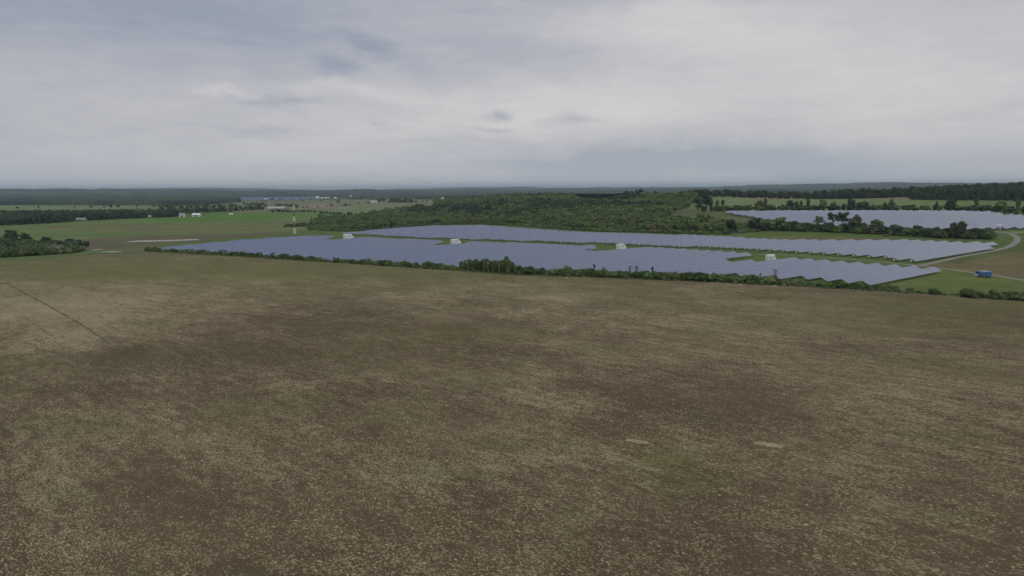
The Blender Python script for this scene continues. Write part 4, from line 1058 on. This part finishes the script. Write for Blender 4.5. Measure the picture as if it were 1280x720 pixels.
for q in along(hp2, 3.1, 2.2, 1):
    lo_ = .72 if float(proj(q[0], q[1], 0.0)[0]) > 985 else 1.0
    plant('hedge_shrub', SHRUB[rs.randint(5)], q[0], q[1], (3.0 + 1.8 * rs.rand()) * lo_, 'dense dark shrub of the hedgerow ' + seg(q), 'shrub', 'hedgerow shrubs ' + seg(q), 1.15)
# tall sapling thicket
SAP = [get('slim', s, 'leaf', hi=True) for s in (61, 62, 63)] + [get('slim', 64, 'leaf_shrub', hi=True)]
for k in range(34):
    px = 575 + 72 * (k + rs.rand()) / 34; c = G(px, 338.2 + (px - 578) * .075 - rs.rand() * 2.6)
    env = np.interp(px, [575, 590, 612, 628, 634, 641, 650], [4.4, 5.8, 6.6, 6.4, 8.0, 6.0, 3.6])
    plant('sapling', SAP[rs.randint(4)], c[0], c[1], env * (.72 + .3 * rs.rand()), 'upright green sapling in the tall thicket of the hedgerow', 'tree', 'saplings of the tall thicket', 1.15)
one('sapling', SAP[0], 633, 341.0, 8.2, 'tallest pointed sapling at the right end of the thicket', wid=.9)
TW = [get('twiggy', s, 'leaf_dark', hi=True) for s in (71, 72)]; TWG = get('twiggy', 73, 'leaf_grey', 'bark_pale', True)
for px, py, h, lb, pr in [(709, 344, 5.0, 'small round sapling left of the dark pair in the hedgerow', get('broad', 51, 'leaf_bright')),
                      (649, 342.5, 4.6, 'small rounded sapling just right of the thicket', get('broad', 52, 'leaf')),
                      (743, 345.5, 6.0, 'slender dark sapling left of its neighbour in the middle hedgerow', TW[0]), (754, 346, 5.0, 'shorter dark sapling right of its neighbour in the middle hedgerow', TW[1]),
                      (787, 347, 5.6, 'dark bushy sapling below the middle inverter cabin', TW[0]), (796, 347.5, 6.2, 'thin dark sapling right below the middle inverter cabin', TW[1]),
                      (815, 348.3, 5.8, 'dark sapling standing alone above the hedgerow right of the pair', TW[0]), (950, 354.4, 5.0, 'dark sapling poking out of the hedge below the right inverter cabin', TW[1]),
                      (969, 355.5, 6.8, 'pale bare twiggy sapling rising from the hedge below the right cabin', TWG)]:
    one('sapling', pr, px, py, h, lb, 'tree', .8)
for px, py, h, wd, lb in [(1137, 364.6, 2.3, .9, 'small round bush standing alone at the right end of the hedge'), (1168, 368.0, 3.0, .95, 'lone round bush between the hedge end and the large bush'),
                         (1211, 371.4, 4.2, 1.0, 'large dark round bush on the grassy corner below the blue truck'), (1219, 372.0, 3.4, 1.0, 'smaller dark bush leaning against the large round bush')]:
    one('round_bush', get('shrub', 39, 'leaf_shrub', hi=True), px, py, h, lb, 'bush', wd)
hp3 = [G(*p) for p in [(1238, 372.6), (1280, 375.4), (1330, 379), (1400, 384)]]
for q in along(hp3, 2.6, 1.4, 1): plant('hedge_shrub', SHRUB[rs.randint(5)], q[0], q[1], 3.0 + 1.1 * rs.rand(), 'dark shrub in the hedge at the far right edge of the field', 'shrub', 'shrubs of the right edge hedge', 1.15)
# weeds and long grass along the field edge
ew = [G(*p) for p in [(183, 314.5), (300, 320.8), (400, 327.2), (560, 337.4), (640, 343.2), (760, 347.2), (900, 352.6), (1000, 358), (1100, 363.6), (1280, 374.6), (1400, 383)]]
wd_ = along(ew, .9, 4.5, 2, 1.5)
scatter('edge_weeds', wd_, .35 + .8 * rs.rand(len(wd_)), [get('shrub', 36, 'leaf_bright'), get('shrub', 35, 'leaf'), get('shrub', 37, 'leaf_grey'), get('shrub', 31, 'leaf_shrub')], 'long green weeds and grass along the field edge')
# pale stones heaped at the field edge
def stone(px, py, s, label):
    rng = np.random.RandomState(int(px)); v, f = ICO2; v = v * (1 + .3 * (rng.rand(len(v), 1) - .5)); c = G(px, py)
    v = v * np.array([s, s * .7, s * .45]) + np.array([c[0], c[1], hz1(*c) + s * .2])
    tag(link('field_stone', mesh_np('field_stone', v, f, [M['concrete']])), label, 'stone')
stone(968, 359.0, .9, 'pale boulder at the hedge foot right below the pale twiggy sapling')
stone(925, 357.0, .8, 'pale boulder at the hedge foot left of the twiggy sapling')
stone(708, 347.6, .7, 'pale boulder at the hedge foot in the middle of the field edge')

# --- scrub clump at the left edge
LB = get('broad', 53, 'leaf_shrub', hi=True)
for px, py, h, pr, wd, lb in [(14, 303, 12.8, 'leaf_dark', 1.3, 'large round dark tree at the back of the left scrub'), (33, 304, 10.4, 'leaf_dark', 1.1, 'smaller round dark tree right of the large one in the left scrub'),
                          (58, 308.5, 9, 'leaf_dark', 1.4, 'squat dark tree in the middle of the left scrub'), (-4, 305, 9, 'leaf_dark', 1.2, 'dark tree cut by the left edge of the photo'),
                          (76, 309.5, 6.5, 'leaf_dark', 1.4, 'dark bushy tree left of the tallest at the right end of the left scrub'), (88, 309.6, 8.2, 'leaf_dark', 1.2, 'tallest dark tree at the right end of the left scrub'),
                          (98, 309.8, 7.2, 'leaf_dark', 1.35, 'rounded dark tree at the right end of the left scrub'), (108, 309.8, 6, 'leaf_dark', 1.3, 'last low dark tree closing the left scrub at right')]:
    one('scrub_tree', get('broad', 54 if px % 2 else 55, pr, hi=True), px, py, h, lb, 'tree', wd)
sp = [tuple(G(*p)) for p in [(-160, 334), (0, 322.5), (40, 320), (80, 317.5), (104, 315.5), (100, 312.5), (60, 309), (20, 305), (-160, 306)]]
q = fill(sp, 5.6, 22); q = q[rs.rand(len(q)) < .8]
for i, c in enumerate(q):
    ppx, ppy = proj(c[0], c[1], hz1(*c)); gg = rs.rand() < .22
    pr = get('shrub', [31, 37, 40][rs.randint(3)], 'leaf_grey' if gg else 'leaf_shrub')
    if ppx < -12: continue
    plant('scrub_shrub', pr, c[0], c[1], 4.8 + 4.8 * rs.rand(), 'greyish pale shrub in the scrub at the left edge' if gg else 'dark shrub in the scrub at the left edge', 'shrub', 'pale shrubs of the left scrub' if gg else 'dark shrubs of the left scrub', 1.0)
for k in range(26):
    px = -10 + 108 * (k + rs.rand()) / 26; py = np.interp(px, [0, 104], [306, 310.5]) + rs.rand() * np.interp(px, [0, 104], [14, 4])
    c = G(px, py); plant('scrub_tree', [get('broad', 54, 'leaf_shrub', hi=True), get('broad', 55, 'leaf_dark', hi=True), get('broad', 56, 'leaf_grey', hi=True), get('slim', 57, 'leaf_shrub', hi=True)][rs.randint(4)], c[0], c[1], 5 + 3.5 * rs.rand(), 'small bushy tree standing among the shrubs of the left scrub', 'tree', 'small trees among the left scrub', 1.2)
# fallen log line / brush bank along the field side of the scrub
bl = GP((-60, 330), (0, 326.0), (30, 323.4), (60, 321.2), (80, 318.6))
b = MB(); rng = np.random.RandomState(2)
for a, c in zip(bl[:-1], bl[1:]):
    n = int(np.hypot(*(c - a)) / 2.2)
    for k in range(n):
        p = a + (c - a) * k / n + rng.randn(2) * .5; an = math.atan2(*(c - a)[::-1]) + rng.randn() * .3; L = 1.2 + 1.6 * rng.rand(); z = hz1(*p)
        b.bar((p[0], p[1], z + .15), (p[0] + math.cos(an) * L, p[1] + math.sin(an) * L, z + .3 + .4 * rng.rand()), .16, .08, n=5)
tag(b.build('brush_bank', M['bark_pale']), 'grey cut branches banked along the field side of the left scrub', None, None, 'stuff')

# ------------------------------------------------------------------ far woods and the distant array
def canopy(name, polys, label, hmin=8, hmax=17, rmin=1500, rmax=24000, seed=1, noisemask=None):
    rng = np.random.RandomState(seed); rr = [rmin]
    while rr[-1] < rmax: rr.append(rr[-1] * (1 + max(.006, rr[-1] / 9000 * .02)))
    rr = np.array(rr); A = np.radians(np.arange(-48, 48, .16)); nr, na = len(rr), len(A)
    AA = A[None] + rng.randn(nr, na) * np.radians(.03)
    X = rr[:, None] * np.sin(AA); Y = rr[:, None] * np.cos(AA); Z = H(X, Y)
    px, py = proj(X, Y, Z + 0)
    k = np.zeros(X.shape, bool)
    for p in polys: k |= inpoly(px, py, p)
    if noisemask is not None: k = noisemask(X, Y, px, py, k)
    hh = hmin + (hmax - hmin) * (.45 * rng.rand(nr, na) + .55 * fbm(X, Y, 260, seed + 3, 3))
    zz = np.where(k, Z + hh, Z - 3)
    idx = np.arange(nr * na).reshape(nr, na)
    q = np.stack([idx[:-1, :-1], idx[:-1, 1:], idx[1:, 1:], idx[1:, :-1]], -1).reshape(-1, 4)
    anyk = (k[:-1, :-1] | k[:-1, 1:] | k[1:, 1:] | k[1:, :-1]).reshape(-1); q = q[anyk]
    u, inv = np.unique(q, return_inverse=True)
    V3 = np.stack([X, Y, zz], -1).reshape(-1, 3)[u]
    me = mesh_np(name, V3, inv.reshape(-1, 4), [M['wood']])
    tag(link(name, me), label, None, None, 'stuff')
canopy('far_wood', [[(-600, 256.8), (-600, 236), (300, 237.5), (300, 252.2), (255, 256.5), (150, 256.4)],
                    [(295, 247.4), (295, 237), (640, 236), (640, 252), (590, 249.6), (440, 248.0), (395, 246.8), (330, 246.5)],
                    [(640, 252), (640, 236), (870, 235), (870, 252)]],
       'dark distant woods stretching toward the horizon', 9, 18, 1900, 6500, 1)
def msk(X, Y, px, py, k):
    return k & (fbm(X, Y, 900, 77, 3) > .40)
canopy('horizon_wood', [[(-900, 260), (-900, 200), (2200, 190), (2200, 255)]], 'bluish woods fading out below the horizon', 9, 20, 6500, 22000, 6, msk)
def rmsk(X, Y, px, py, k):
    return k & (fbm(X, Y, 500, 79, 3) > .42)
canopy('right_far_wood', [[(870, 245), (870, 225), (1700, 215), (1700, 246)]], 'hazy woods beyond the right hand fields', 9, 18, 1700, 6500, 8, rmsk)
# distant array: rows far away as one mass
b = MB(); a0, a1 = G(300, 250.6), G(398, 249.0); a2, a3 = G(300, 247.2), G(398, 246.9)
for k in range(26):
    f = k / 25; p = a0 + (a2 - a0) * f; q = a1 + (a3 - a1) * f
    for j in range(12):
        s0 = p + (q - p) * (j / 12 + .004); s1 = p + (q - p) * ((j + 1) / 12 - .004)
        z0, z1 = hz1(*s0), hz1(*s1)
        dd = (q - p) / np.hypot(*(q - p)); nn = np.array([-dd[1], dd[0]]) * 3.4
        b.add([(s0[0], s0[1], z0 + .8), (s1[0], s1[1], z1 + .8), (s1[0] + nn[0], s1[1] + nn[1], z1 + 3.4), (s0[0] + nn[0], s0[1] + nn[1], z0 + 3.4),
               (s0[0], s0[1], z0 + .7), (s1[0], s1[1], z1 + .7), (s1[0] + nn[0], s1[1] + nn[1], z1 + 3.3), (s0[0] + nn[0], s0[1] + nn[1], z0 + 3.3)],
              [(0, 1, 2, 3), (7, 6, 5, 4), (0, 4, 5, 1), (1, 5, 6, 2), (2, 6, 7, 3), (3, 7, 4, 0)])
tag(b.build('distant_solar_rows', M['pv']), 'blue grey band of distant solar rows in front of the far wood', None, None, 'stuff')

# ------------------------------------------------------------------ haze
b = MB(); b.box(-45000, 45000, -3000, 45000, -14, 200)
hzo = b.build('haze', []); hm = D.materials.new('haze_air'); hm.use_nodes = True; t_ = NT(hm.node_tree); t_.n.clear()
pv = t_.new('ShaderNodeVolumePrincipled'); pv.inputs['Color'].default_value = (.66, .86, 1.0, 1); pv.inputs['Density'].default_value = 5.5e-5
pv.inputs['Anisotropy'].default_value = .0
oo = t_.new('ShaderNodeOutputMaterial'); t_.l.new(pv.outputs[0], oo.inputs['Volume'])
hzo.data.materials.append(hm); tag(hzo, 'thin pale blue haze over the plain', None, None, 'stuff')
